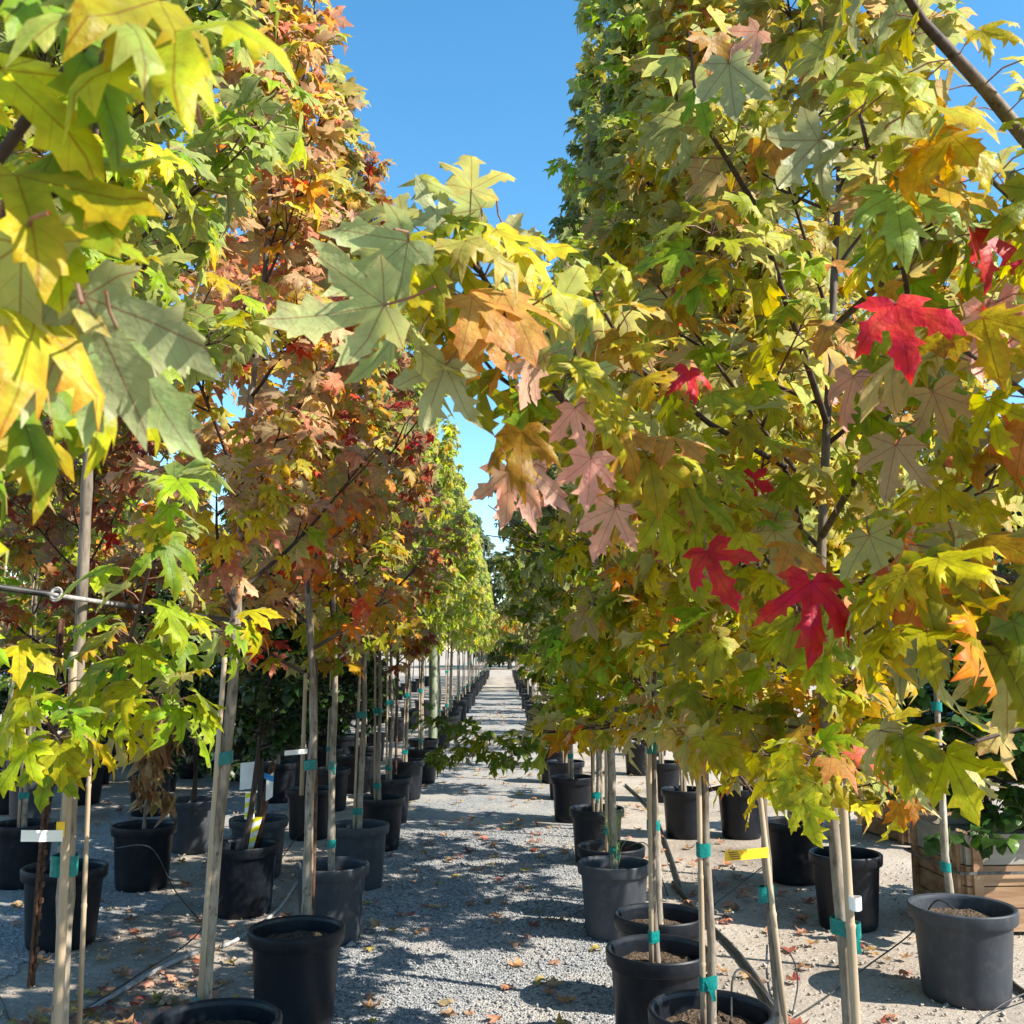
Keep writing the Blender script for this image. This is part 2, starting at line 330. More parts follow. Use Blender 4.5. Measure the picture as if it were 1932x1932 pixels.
# ------------------------------------------------------------------ leaf shapes
D2R = math.pi / 180
LOBES = [(0, 1.0), (46, 0.84), (-46, 0.84), (100, 0.46), (-100, 0.46)]
def polar(a, r): return np.array([math.sin(a * D2R) * r, math.cos(a * D2R) * r])
def lobe_pt(a, L, t, s, bend=0.0):
    """t along the lobe axis, s across (positive towards larger angle)"""
    ax = np.array([math.sin(a * D2R), math.cos(a * D2R)]); pr = np.array([math.cos(a * D2R), -math.sin(a * D2R)])
    return ax * (t * L) + pr * (s * L)
def flat_leaf(lod, r):
    """five-lobed maple blade in the XY plane: (x, y, t, s, edge) corner data"""
    V = []; T = []; UV = []
    def vid(p, e):
        V.append((p[0], p[1], e)); return len(V) - 1
    o = vid((0, 0), 0)
    j = lambda k=0.06: 1 + r.uniform(-k, k)
    sin_r = {(0, 46): (22, 0.32 * j(0.12)), (46, 100): (71, 0.26 * j(0.1)), (0, -46): (-22, 0.32 * j(0.12)), (-46, -100): (-71, 0.26 * j(0.1)),
             (100, 200): (148, 0.15), (-100, -200): (-148, 0.15)}
    sv = {k: vid(polar(*q), 0.55) for k, q in sin_r.items()}
    def nb(a, sgn):
        if a == 0: return (0, 46) if sgn > 0 else (0, -46)
        if abs(a) == 46:
            out = (46, 100) if a > 0 else (-46, -100); inn = (0, 46) if a > 0 else (0, -46)
            return out if (sgn > 0) == (a > 0) else inn
        out = (100, 200) if a > 0 else (-100, -200); inn = (46, 100) if a > 0 else (-46, -100)
        return out if (sgn > 0) == (a > 0) else inn
    for a, L in LOBES:
        L = L * j(.11); base = abs(a) > 90
        wd = (1.0 if not base else 1.3) * j(0.2); sw = r.uniform(-.13, .13) if a else r.uniform(-.05, .05)
        if lod == 0 and not base: side = [(0.55, 0.15, .8), (0.63, 0.25, 1), (0.69, 0.15, .8), (0.81, 0.165, 1), (0.85, 0.085, .8)]; mids = [0.52, 0.69, 0.85]
        elif lod <= 1 and not base: side = [(0.64, 0.235, 1), (0.72, 0.13, .8)]; mids = [0.62]
        elif lod == 0: side = [(0.62, 0.26, 1), (0.7, 0.15, .8)]; mids = [0.6]
        elif lod <= 1: side = [(0.62, 0.24, 1)]; mids = [0.5]
        else: side = [(0.62, 0.2, 1)]; mids = []
        tip = vid(lobe_pt(a, L, 1, sw), 1)
        mv = [vid(lobe_pt(a, L, t, sw * t * t), 0.3) for t in mids]
        def uv(i):
            x, y = V[i][0], V[i][1]
            ax = polar(a, 1); pr = np.array([math.cos(a * D2R), -math.sin(a * D2R)])
            return (x * ax[0] + y * ax[1], x * pr[0] + y * pr[1])
        for sgn in (1, -1):
            s0 = sv[nb(a, sgn)]
            ch = [vid(lobe_pt(a, L, t * j(.05), sgn * s * wd * j(.16) + sw * t * t), e) for t, s, e in side]
            tri = []
            if lod == 0 and not base:
                p55, p63, p69, p81, p85 = ch; m5, m6, m8 = mv
                tri = [(o, s0, m5), (s0, p55, m5), (p55, p63, p69), (m5, p55, p69), (m5, p69, m6), (p69, p81, p85), (m6, p69, p85), (m6, p85, m8), (m8, p85, tip)]
            elif len(ch) == 2:
                tri = [(o, s0, mv[0]), (s0, ch[0], mv[0]), (ch[0], ch[1], mv[0]), (ch[1], tip, mv[0])]
            elif mv: tri = [(o, s0, mv[0]), (s0, ch[0], mv[0]), (ch[0], tip, mv[0])]
            elif base: tri = [(o, s0, tip)]
            else: tri = [(o, s0, ch[0]), (o, ch[0], tip)]
            for q in tri:
                q = q if sgn > 0 else (q[0], q[2], q[1])
                T.append(q); UV.append([uv(i) for i in q])
    return np.array(V), np.array(T), np.array(UV)
def oval_leaf(r, slim=0.42):
    V = [(0, 0, 0), (0, .35, .2), (0, .7, .3), (0, 1.0, 1), (slim * .75, .25, 1), (slim, .5, 1), (slim * .7, .78, 1), (-slim * .75, .25, 1), (-slim, .5, 1), (-slim * .7, .78, 1)]
    T = [(0, 4, 1), (4, 5, 1), (1, 5, 2), (5, 6, 2), (2, 6, 3), (0, 1, 7), (7, 1, 8), (1, 2, 8), (8, 2, 9), (2, 3, 9)]
    V = np.array(V); T = np.array(T)
    return V, T, V[T][:, :, [1, 0]]
def make_leaf(kind, lod, r):
    """leaf in its own frame: petiole from the origin along +Y, blade drooping from its end; returns verts, tris, uv, edge, isPetiole"""
    if kind == 'maple': V, T, UV = flat_leaf(lod, r)
    else: V, T, UV = oval_leaf(r, 0.42 if kind == 'oval' else 0.24)
    x, y, e = V[:, 0].copy(), V[:, 1].copy(), V[:, 2]
    curl = 2.2 if kind == 'dead' else 1
    c1, c2 = r.uniform(0.02, 0.5) * curl, r.uniform(-0.55, 0.7) * curl
    ph = r.uniform(0, 6.28, 3); am = r.uniform(0.03, 0.10) * curl
    z = -c1 * y * np.abs(y) - c2 * x * x + am * np.sin(7 * x + ph[0]) * np.sin(6 * y + ph[1]) + 0.05 * e * np.sin(3 * x + 5 * y + ph[2])
    z += r.uniform(-0.2, 0.2) * x + r.uniform(-.1, .28) * np.abs(x) - r.uniform(0, .35) * (e > .9) * (x * x + y * y)
    if kind == 'dead': x = x * 0.75
    P = np.stack([x, y, z], 1)
    dl = D2R * {'maple': r.uniform(20, 88), 'oval': r.uniform(-10, 50), 'dead': r.uniform(70, 105), 'flat': r.uniform(-8, 8)}[kind]
    c, s = math.cos(dl), -math.sin(dl)
    R = np.array([[1, 0, 0], [0, c, -s], [0, s, c]])
    lp = {'maple': r.uniform(0.5, 0.85), 'oval': 0.15, 'dead': 0.25, 'flat': 0.0}[kind]
    P = P @ R.T + np.array([0, lp, 0.0])
    pet = np.zeros(len(P), bool)
    if kind == 'maple' and lod <= 1:
        n0 = len(P); w = 0.016; k = 3
        st = [0, 0.55, 1.0] if lod == 0 else [0, 1.0]
        q = []; f = []
        for i, t in enumerate(st):
            for a in range(k):
                an = 2 * math.pi * a / k
                q.append((w * math.cos(an), lp * t, w * math.sin(an) + 0.12 * lp * math.sin(math.pi * t) * 0.9))
        for i in range(len(st) - 1):
            for a in range(k):
                b = (a + 1) % k
                f += [(n0 + i * k + a, n0 + i * k + b, n0 + (i + 1) * k + b), (n0 + i * k + a, n0 + (i + 1) * k + b, n0 + (i + 1) * k + a)]
        P = np.vstack([P, q]); T = np.vstack([T, f])
        UV = np.concatenate([UV, np.full((len(f), 3, 2), 3.03)])
        e = np.concatenate([e, np.zeros(len(q))]); pet = np.concatenate([pet, np.ones(len(q), bool)])
    return P.astype(np.float32), T.astype(np.int32), UV.astype(np.float32), e.astype(np.float32), pet
NV = {0: 10, 1: 10, 2: 8}
LEAF = {('maple', l): [make_leaf('maple', l, rng) for _ in range(NV[l])] for l in (0, 1, 2)}
for k in ('oval', 'dead'): LEAF[(k, 1)] = [make_leaf(k, 1, rng) for _ in range(8)]

# ------------------------------------------------------------------ leaf colours: (blade, margin, weight)
PAL = {
 'lime':  [((.21, .29, .02), (.34, .36, .02), 5), ((.16, .25, .025), (.25, .30, .03), 5), ((.33, .33, .02), (.46, .33, .02), 2), ((.10, .18, .025), (.22, .26, .03), 4), ((.34, .33, .06), (.45, .20, .06), 1)],
 'green': [((.055, .105, .018), (.16, .15, .02), 5), ((.08, .14, .02), (.13, .17, .02), 5), ((.12, .17, .025), (.26, .21, .02), 1.6), ((.18, .2, .02), (.36, .22, .02), .8)],
 'olive': [((.20, .24, .025), (.38, .30, .03), 4), ((.13, .18, .022), (.24, .24, .03), 4), ((.33, .29, .025), (.48, .25, .03), 3), ((.30, .20, .07), (.42, .16, .06), 1.3), ((.42, .23, .02), (.5, .14, .02), 1)],
 'gold':  [((.32, .29, .012), (.42, .30, .015), 6), ((.22, .24, .014), (.34, .28, .015), 5), ((.42, .33, .012), (.50, .24, .015), 3.5), ((.33, .18, .02), (.42, .12, .02), 1.5), ((.14, .18, .015), (.28, .24, .02), 3), ((.40, .15, .09), (.45, .09, .06), .5)],
 'redmix': [((.42, .27, .18), (.48, .25, .17), 5), ((.30, .17, .10), (.38, .15, .08), 3.4), ((.50, .26, .015), (.58, .18, .015), 2.4), ((.24, .26, .025), (.42, .32, .03), 5), ((.48, .05, .03), (.55, .10, .03), .7), ((.40, .34, .02), (.52, .28, .02), 3.4), ((.46, .20, .15), (.5, .14, .11), 1.6)],
 'fire':  [((.55, .22, .015), (.62, .10, .02), 4), ((.50, .045, .03), (.55, .10, .03), 1.8), ((.40, .34, .02), (.58, .2, .02), 4), ((.25, .28, .025), (.48, .30, .03), 4.5), ((.42, .20, .12), (.5, .1, .08), 3), ((.30, .04, .04), (.4, .05, .04), 2)],
 'maroon': [((.20, .055, .035), (.26, .05, .03), 5), ((.26, .13, .05), (.34, .1, .04), 4), ((.34, .2, .03), (.42, .14, .03), 2.5), ((.16, .17, .02), (.32, .2, .03), 2.5), ((.38, .03, .025), (.42, .03, .03), .8)],
 'pinky': [((.26, .28, .03), (.38, .30, .03), 5), ((.17, .23, .025), (.28, .27, .03), 4.5), ((.40, .24, .13), (.46, .18, .1), .6), ((.34, .32, .03), (.46, .28, .03), 1.2), ((.48, .12, .11), (.52, .08, .07), .18), ((.30, .17, .05), (.38, .15, .04), .4)],
 'dark':  [((.012, .028, .010), (.016, .034, .012), 5), ((.02, .042, .013), (.025, .05, .015), 4), ((.035, .075, .018), (.04, .085, .02), 1.2)],
 'shrub': [((.022, .055, .014), (.03, .065, .016), 5), ((.04, .09, .02), (.05, .1, .022), 3), ((.09, .17, .03), (.11, .2, .03), .8)],
 'dead':  [((.30, .17, .08), (.36, .2, .1), 4), ((.22, .11, .05), (.28, .14, .07), 3), ((.38, .24, .13), (.42, .28, .16), 2)],
 'fall':  [((.34, .22, .16), (.40, .27, .2), 4), ((.26, .15, .09), (.34, .2, .12), 4), ((.42, .22, .18), (.46, .2, .17), 3), ((.22, .06, .05), (.28, .08, .06), 1.5), ((.40, .30, .10), (.42, .3, .12), 2)],
 'far':   [((.045, .075, .03), (.06, .09, .035), 5), ((.03, .05, .025), (.04, .06, .03), 5), ((.08, .10, .04), (.09, .11, .05), 2)],
 'red':   [((.50, .012, .025), (.42, .06, .04), 1), ((.42, .03, .03), (.52, .02, .03), 1)],
 'pink':  [((.66, .19, .21), (.68, .25, .22), 1), ((.60, .24, .20), (.66, .16, .18), 1)],
 'rust':  [((.34, .16, .015), (.40, .2, .02), 1)],
 'silver': [((.22, .27, .06), (.34, .33, .10), 1)],
}
PET = np.array([.26, .055, .035])
def pick_colors(pal, n, r):
    P = PAL[pal]; w = np.array([p[2] for p in P], float); w /= w.sum()
    i = r.choice(len(P), n, p=w)
    a = np.array([p[0] for p in P])[i]; b = np.array([p[1] for p in P])[i]
    v = np.exp(r.normal(0, 0.16, (n, 1))); v3 = np.exp(r.normal(0, 0.07, (n, 3)))
    v = v * {'lime': 1.15, 'gold': 1.1, 'olive': 1.05, 'green': 1.0, 'pinky': 1.1, 'redmix': 1.15, 'fire': 1.2, 'maroon': 1.1, 'silver': 1.1}.get(pal, 1.0)
    sat = np.array([1, 1, .45 if pal in ('lime', 'gold', 'olive', 'green', 'pinky') else .75])
    return np.clip(a * v * v3 * sat, 0, 1), np.clip(b * v * v3 * sat, 0, 1)

def raw_mesh(name, V, T, UV, COL, mat):
    me = bpy.data.meshes.new(name)
    m = len(T)
    me.vertices.add(len(V)); me.vertices.foreach_set('co', np.ascontiguousarray(V, np.float32).ravel())
    me.loops.add(m * 3); me.loops.foreach_set('vertex_index', np.ascontiguousarray(T, np.int32).ravel())
    me.polygons.add(m); me.polygons.foreach_set('loop_start', np.arange(0, m * 3, 3, dtype=np.int32))
    try: me.polygons.foreach_set('loop_total', np.full(m, 3, np.int32))
    except Exception: pass
    if UV is not None:
        u = me.uv_layers.new(name='UV'); u.data.foreach_set('uv', np.ascontiguousarray(UV, np.float32).ravel())
    c = me.color_attributes.new('Col', 'FLOAT_COLOR', 'POINT')
    c4 = np.ones((len(V), 4), np.float32); c4[:, :3] = COL; c.data.foreach_set('color', c4.ravel())
    me.materials.append(mat); me.update(calc_edges=True); me.validate(); me.shade_smooth()
    return me
def leaf_cols(e, pet, a, b):
    w = np.clip((e - 0.25) / 0.75, 0, 1)[:, None] ** 1.5
    c = a * (1 - w) + b * w
    c[pet] = PET
    return c
LIB = {}
def leaf_lib(kind, lod, pal):
    """a small set of finished leaf meshes of one colouring, shared by all single leaves"""
    key = (kind, lod, pal)
    if key not in LIB:
        out = []; vs = LEAF[(kind, lod)]; reps = 3 if len(PAL[pal]) > 1 else 1
        for q in range(reps):
            A, B = pick_colors(pal, len(vs), rng)
            for k, (P, T, UV, e, pet) in enumerate(vs):
                out.append((k, raw_mesh('leaf', P, T, UV, leaf_cols(e, pet, A[k], B[k]), LMAT[kind] if pal not in ('fall',) else M['dry'])))
        LIB[key] = out
    return LIB[key]
LMAT = {'maple': M['leaf'], 'oval': M['evergreen'], 'dead': M['dry'], 'flat': M['dry']}
def leaves_mesh(kind, lod, pos, R, sc, pal, r, mat=None):
    vs = LEAF[(kind, lod)]; n = len(pos)
    var = r.integers(0, len(vs), n); A, B = pick_colors(pal, n, r)
    VV = []; TT = []; UU = []; CC = []; b = 0
    for k, (P, T, UV, e, pet) in enumerate(vs):
        i = np.where(var == k)[0]
        if not len(i): continue
        V = np.einsum('nij,vj->nvi', R[i], P) * sc[i, None, None] + pos[i, None, :]
        w = np.clip((e - 0.25) / 0.75, 0, 1)[None, :, None] ** 1.5
        c = A[i, None, :] * (1 - w) + B[i, None, :] * w
        c[:, pet, :] = PET
        m = len(i); nv = len(P)
        VV.append(V.reshape(-1, 3)); CC.append(c.reshape(-1, 3))
        TT.append((T[None] + (b + np.arange(m) * nv)[:, None, None]).reshape(-1, 3)); b += m * nv
        UU.append(np.broadcast_to(UV[None], (m,) + UV.shape).reshape(-1, 2))
    return raw_mesh('crown', np.concatenate(VV), np.concatenate(TT), np.concatenate(UU), np.concatenate(CC), mat or LMAT[kind])

def stem_nodes(path, start, step, r):
    """positions and directions of leaf nodes along a stem"""
    path = np.asarray(path); seg = np.linalg.norm(np.diff(path, axis=0), axis=1); cum = np.concatenate([[0], np.cumsum(seg)])
    L = cum[-1]; d = np.arange(L * start + r.uniform(0, step), L, step)
    if len(d) == 0: return np.zeros((0, 3)), np.zeros((0, 3))
    k = np.clip(np.searchsorted(cum, d) - 1, 0, len(seg) - 1)
    u = (d - cum[k]) / (seg[k] + 1e-9)
    return path[k] + u[:, None] * (path[k + 1] - path[k]), (path[k + 1] - path[k]) / (seg[k][:, None] + 1e-9)
def node_leaves(paths, step, r, size, start=0.2, tip=3, jit=0.3):
    """leaf positions, rotations and scales, in opposite pairs along the stems"""
    P = []; Dv = []; SC = []
    for path, st, dens in paths:
        p, t = stem_nodes(path, st, step / dens, r)
        path = np.asarray(path)
        if len(p):
            ref = np.where(np.abs(t[:, 2:3]) > 0.85, np.array([[1., 0, 0]]), np.array([[0, 0, 1.]]))
            u = np.cross(t, ref); u /= np.linalg.norm(u, axis=1, keepdims=True); w = np.cross(t, u)
            ph = (np.arange(len(p)) % 2) * math.pi / 2 + r.uniform(0, 6.28) * 0 + r.normal(0, .35, len(p))
            for sgn in (1, -1):
                s = (np.cos(ph)[:, None] * u + np.sin(ph)[:, None] * w) * sgn
                d = s * 0.9 + t * 0.45
                P.append(p); Dv.append(d); SC.append(r.uniform(.62, 1.12, len(p)))
        t1 = path[-1] - path[-2]; t1 = t1 / (np.linalg.norm(t1) + 1e-9)
        for q in range(tip):
            P.append(path[-1][None]); Dv.append((t1 + r.normal(0, .55, 3))[None]); SC.append(r.uniform(.5, .9, 1))
    P = np.concatenate(P); Dv = np.concatenate(Dv); SC = np.concatenate(SC) * size
    return (P,) + leaf_frames(Dv, r, jit) + (SC,)
def leaf_frames(Dv, r, jit=0.3, flat=0.45):
    n = len(Dv)
    Dv = Dv.copy(); Dv[:, 2] = Dv[:, 2] * flat + 0.12
    Dv += r.normal(0, jit * 0.6, (n, 3))
    Y = Dv / np.linalg.norm(Dv, axis=1, keepdims=True)
    up = np.array([0, 0, 1.]) + r.normal(0, jit, (n, 3))
    Z = up - Y * np.sum(up * Y, 1, keepdims=True); Z /= np.linalg.norm(Z, axis=1, keepdims=True)
    X = np.cross(Y, Z)
    return (np.stack([X, Y, Z], 2),)

# ------------------------------------------------------------------ trees
PALE, DARK = np.array([.30, .265, .22]), np.array([.065, .038, .032])
def bark_tube_mesh(name, tubes, sides=7, pale=PALE):
    """tubes: list of (points, radii); thick wood is pale, young shoots are dark red-brown"""
    mb = MB(); cols = []
    for pts, rad, sd in tubes:
        mb.tube(pts, rad, sd)
        for rr in rad:
            w = min(max((rr - 0.008) / 0.009, 0), 1)
            cols += [DARK * (1 - w) + pale * w] * sd
    me = mb.mesh(name, M['bark'])
    c = me.color_attributes.new('Col', 'FLOAT_COLOR', 'POINT')
    c4 = np.ones((len(cols), 4), np.float32); c4[:, :3] = np.array(cols); c.data.foreach_set('color', c4.ravel())
    return me
def add_tie(root, a, b, z, h=0.045, rad=None, tail=True):
    """band of tape round trunk point a and stake point b"""
    ra, rb = rad; mb = MB(); n = 20; ring = []
    a = np.asarray(a, float); b = np.asarray(b, float)
    for k in range(n):
        an = 2 * math.pi * k / n; d = np.array([math.cos(an), math.sin(an)])
        pa, pb = a[:2] + d * (ra + .002), b[:2] + d * (rb + .002)
        ring.append(pa if pa @ d > pb @ d else pb)
    v = []; f = []
    for i in range(4):
        for p in ring: v.append((p[0], p[1], z - h / 2 + h * i / 3 + 0.003 * math.sin(i * 2 + p[0] * 90)))
    for i in range(3):
        for k in range(n): f.append((i * n + k, i * n + (k + 1) % n, (i + 1) * n + (k + 1) % n, (i + 1) * n + k))
    mb.add(v, f)
    if tail and rnd.random() < .45:
        d = np.array([a[0] * .5 + b[0] * .5, a[1] * .5 + b[1] * .5 - max(ra, rb) - .004, z]); w = 0.011
        q = [d + [-w, 0, .01], d + [w, 0, .01], d + [w + .008, -.008, -.02], d + [-w + .012, -.008, -.02], d + [w + .012, -.006, -.05], d + [.012, -.006, -.052]]
        mb.add(q, [(0, 1, 2, 3), (3, 2, 4, 5)])
    return mb.build('tie', M['tape'], root)
def add_stake(root, p0, p1, r, mat='bamboo'):
    mb = MB(); p0, p1 = np.asarray(p0, float), np.asarray(p1, float)
    L = np.linalg.norm(p1 - p0); pts = []; rad = []; n = max(2, int(L / 0.27))
    for i in range(n):
        for du, k in ((0.0, 1.0), (0.93, 0.97), (0.965, 1.16), (0.985, 0.93)):
            pts.append(p0 + (p1 - p0) * (i + du) / n); rad.append(r * k * (1 - 0.2 * i / n))
    pts.append(p1); rad.append(r * .8)
    mb.tube(pts, rad, 9)
    return mb.build('stake', M[mat], root)

STATS = dict(leaf_obj=0, stuff=0)
def make_tree(loc, H, z0, R, pal, size=0.105, nbr=26, step=0.07, lod=1, nobj=0, seed=0, trunk_r=0.02, lean=(0, 0), soil=0.35, stake=0, ties=(), kind='maple',
              extra=(), name='maple_tree', label='', cat='tree', group=None, twigs=4, split_branches=True, keep=None, droop=0.0, up0=28, trunk_pts=None, pale=PALE, prof0=0.72, ltwist=0.3, objlod=None, stake_top=2.2, top=0.9):
    r = np.random.default_rng(1000 + seed)
    root = thing(name, label, cat, (loc[0], loc[1], 0), 0, group)
    # trunk and leader
    n = max(5, int((H - soil) / 0.3)); pts = []; off = np.zeros(2)
    for i in range(n + 1):
        u = i / n; z = soil - 0.05 + (H - soil + .05) * u
        if i: off += r.normal(0, 0.007 + 0.012 * u, 2)
        pts.append(np.array([off[0] + lean[0] * (z - soil), off[1] + lean[1] * (z - soil), z]))
    if trunk_pts is not None: pts = [np.asarray(p, float) - np.array([loc[0], loc[1], 0]) for p in trunk_pts]
    pts = np.array(pts); zz = pts[:, 2]
    rad = np.array([max(0.0028, trunk_r * (1 - 0.93 * max(0, (z - soil) / (H - soil)) ** 0.85)) for z in zz])
    # a denser path with small knots
    zf = np.linspace(zz[0], zz[-1], max(len(zz), int((H - soil) / 0.07)))
    fp = np.stack([np.interp(zf, zz, pts[:, 0]), np.interp(zf, zz, pts[:, 1]), zf], 1)
    fr = np.interp(zf, zz, rad) * (1 + 0.05 * np.sin(zf * 17 + seed) + (r.random(len(zf)) < .14) * r.uniform(.06, .3, len(zf)))
    fr[0] *= 1.35
    link('trunk', bark_tube_mesh('trunk', [(fp, fr, 10)], pale=pale), root)
    at = lambda z: np.array([np.interp(z, zz, pts[:, 0]), np.interp(z, zz, pts[:, 1]), z])
    rat = lambda z: float(np.interp(z, zz, rad))
    # branches
    br = []; paths = []
    az = r.uniform(0, 6.28)
    for i in range(nbr):
        u = ((i + r.uniform(.1, .9)) / nbr); z = z0 + (H - z0 - 0.12) * u
        az += 2.4 + r.normal(0, .35)
        f = (prof0 + (1 - prof0) * min(u / .22, 1)) if u < .22 else 1 - 0.9 * ((u - .22) / .78) ** top
        L = R * f * r.uniform(.72, 1.2) * 1.12
        el = math.radians(up0 + 34 * u + r.uniform(-10, 10))
        p = at(z); P = [p]; m = 6; d = np.array([math.cos(az) * math.cos(el), math.sin(az) * math.cos(el), math.sin(el)])
        for k in range(m):
            d = d + np.array([0, 0, 0.07 + 0.05 * u - droop * (1 - u) * 0.2]) + r.normal(0, .05, 3); d /= np.linalg.norm(d)
            P.append(P[-1] + d * L / m)
        r0 = min(rat(z) * .62, 0.004 + 0.011 * L)
        tubes = [(P, np.linspace(r0, 0.0022, m + 1), 5)]
        paths.append((np.array(P), 0.22, 1.0))
        for k in range(twigs):
            j = r.uniform(.25, .92); i0 = int(j * m); q = P[i0] + (P[min(i0 + 1, m)] - P[i0]) * (j * m - i0)
            dd = P[min(i0 + 1, m)] - P[max(i0 - 1, 0)]; dd = dd / np.linalg.norm(dd)
            s = np.cross(dd, [0, 0, 1.]); s /= np.linalg.norm(s) + 1e-9; s *= (1 if k % 2 else -1)
            dd = dd * .7 + s * r.uniform(.4, .9) + np.array([0, 0, r.uniform(-.15, .3)]); dd /= np.linalg.norm(dd)
            tl = L * r.uniform(.28, .55) * (1.15 - j * .5)
            Q = [q, q + dd * tl * .5 + r.normal(0, .01, 3), q + dd * tl + np.array([0, 0, .02]) + r.normal(0, .02, 3)]
            tubes.append((Q, [r0 * .45 + .001, .0028, .0018], 4)); paths.append((np.array(Q), 0.25, 1.0))
        br.append(tubes)
    k0 = np.searchsorted(zf, max(z0 + 0.55 * (H - z0), z0)); paths.append((fp[k0:], 0.0, 0.9))
    for e in extra:                       # further branches given as world points
        P = np.array([np.asarray(q, float) - np.array([loc[0], loc[1], 0]) for q in e['pts']])
        r1 = e.get('r', .008)
        br.append([(P, np.linspace(r1, .0025, len(P)), 7)])
        if e.get('leaves', True): paths.append((P, e.get('start', .3), e.get('dens', 1.0)))
        for tw in e.get('twigs', ()):
            Q = np.array([np.asarray(q, float) - np.array([loc[0], loc[1], 0]) for q in tw]); br[-1].append((Q, np.linspace(r1 * .5, .0018, len(Q)), 5)); paths.append((Q, .1, 1.0))
    if split_branches:
        for t in br: link('branch', bark_tube_mesh('branch', t, pale=pale), root)
    elif br:
        o = link('branches', bark_tube_mesh('branches', [q for t in br for q in t], pale=pale), root); o['kind'] = 'stuff'
    # leaves
    Pp, RR, SC = node_leaves(paths, step, r, size, jit=ltwist)
    wp = Pp + np.array([loc[0], loc[1], 0])
    ok = np.linalg.norm(wp - np.array([0, 0, CAM_H]), axis=1) > 0.5
    if keep is not None: ok &= keep(wp)
    Pp, RR, SC, wp = Pp[ok], RR[ok], SC[ok], wp[ok]
    crown = None; dist = np.linalg.norm(wp - np.array([0, 0, CAM_H]), axis=1); order = np.argsort(dist)
    near, rest = order[:nobj], order[nobj:]
    if len(rest):
        crown = link('crown', leaves_mesh(kind, lod, Pp[rest], RR[rest], SC[rest], pal, r), root); crown['kind'] = 'stuff'
        STATS['stuff'] += len(rest)
    if nobj:
        lib = leaf_lib(kind, lod if objlod is None else objlod, pal); par = crown or root
        for i in near:
            mt = Matrix.Identity(4)
            for a in range(3):
                for b in range(3): mt[a][b] = RR[i][a, b] * SC[i]
                mt[a][3] = Pp[i][a]
            o = bpy.data.objects.new('leaf', lib[r.integers(0, len(lib))][1]); C.objects.link(o); o.parent = par; o.matrix_basis = mt
        STATS['leaf_obj'] += len(near)
    # stakes and ties
    if stake:
        for k in range(stake):
            sx = (-1 if k == 0 else 1) * (trunk_r + 0.012); top = min(stake_top, H * .6) - .25 * k
            b0 = at(soil) + np.array([sx, -.012, -.06]); b1 = at(top) + np.array([(-1 if k == 0 else 1) * (rat(top) + 0.010), -.006, 0])
            add_stake(root, b0, b1, 0.0105)
        for z in ties:
            a = at(z); u = (z - soil + .06) / (min(stake_top, H * .6) - soil + .06)
            b0 = at(soil) + np.array([-trunk_r - .012, -.012, -.06]); b1 = at(min(stake_top, H * .6)) + np.array([-rat(min(stake_top, H * .6)) - .01, -.006, 0])
            add_tie(root, a, b0 + (b1 - b0) * u, z, rad=(rat(z) * 1.06, .0115))
    elif ties:
        for z in ties: add_tie(root, at(z), at(z), z, rad=(rat(z) * 1.12, rat(z) * 1.12))
    root['_at'] = [float(q) for q in at(1.0)]
    return root

# ------------------------------------------------------------------ pots
POTM = {}
def pot_meshes(grey, mulch, wide):
    key = (grey, mulch, wide)
    if key in POTM: return POTM[key]
    s = wide; m = M['pot_grey'] if grey else M['pot']
    b = MB(); b.lathe([(0.0, 0.004), (.150 * s, 0.004), (.158 * s, 0.0), (.164 * s, .012), (.168 * s, .05), (.187 * s, .345), (.189 * s, .352), (.189 * s, .37)], 40)
    b.lathe([(.181 * s, .385), (.176 * s, .30), (.174 * s, .25)], 40)
    rm = MB(); rm.lathe([(.190 * s, .345), (.203 * s, .343), (.206 * s, .348), (.209 * s, .388), (.2085 * s, .397), (.204 * s, .402), (.196 * s, .402), (.189 * s, .397), (.183 * s, .38), (.182 * s, .36)], 44)
    so_ = MB(); rr = np.random.default_rng(3); rings = 7; seg = 26; v = [(0, 0, .345)]; f = []
    for i in range(1, rings + 1):
        for k in range(seg):
            a = 2 * math.pi * k / seg; q = .181 * s * i / rings
            v.append((q * math.cos(a), q * math.sin(a), .335 + rr.normal(0, .005) + .012 * (1 - i / rings)))
    for k in range(seg): f.append((0, 1 + k, 1 + (k + 1) % seg))
    for i in range(rings - 1):
        for k in range(seg): f.append((1 + i * seg + k, 1 + (i + 1) * seg + k, 1 + (i + 1) * seg + (k + 1) % seg, 1 + i * seg + (k + 1) % seg))
    so_.add(v, f)
    POTM[key] = (b.build_sharp('body', m), rm.build_sharp('rim', m), so_.mesh('soil', M['bark_mulch'] if mulch else M['soil']))
    return POTM[key]
def make_pot(x, y, label, group=None, grey=False, mulch=False, wide=1.0, rz=None, name='nursery_pot'):
    root = thing(name, label, 'pot', (x, y, 0.004), rnd.uniform(0, 6.28) if rz is None else rz, group)
    for nme, me in zip(('body', 'rim', 'soil'), pot_meshes(grey, mulch, wide)): link(nme, me, root)
    root.rotation_euler[0] = rnd.uniform(-.006, .006); root.rotation_euler[1] = rnd.uniform(-.006, .006)
    root.scale = (1, 1, rnd.uniform(.985, 1.03))
    return root
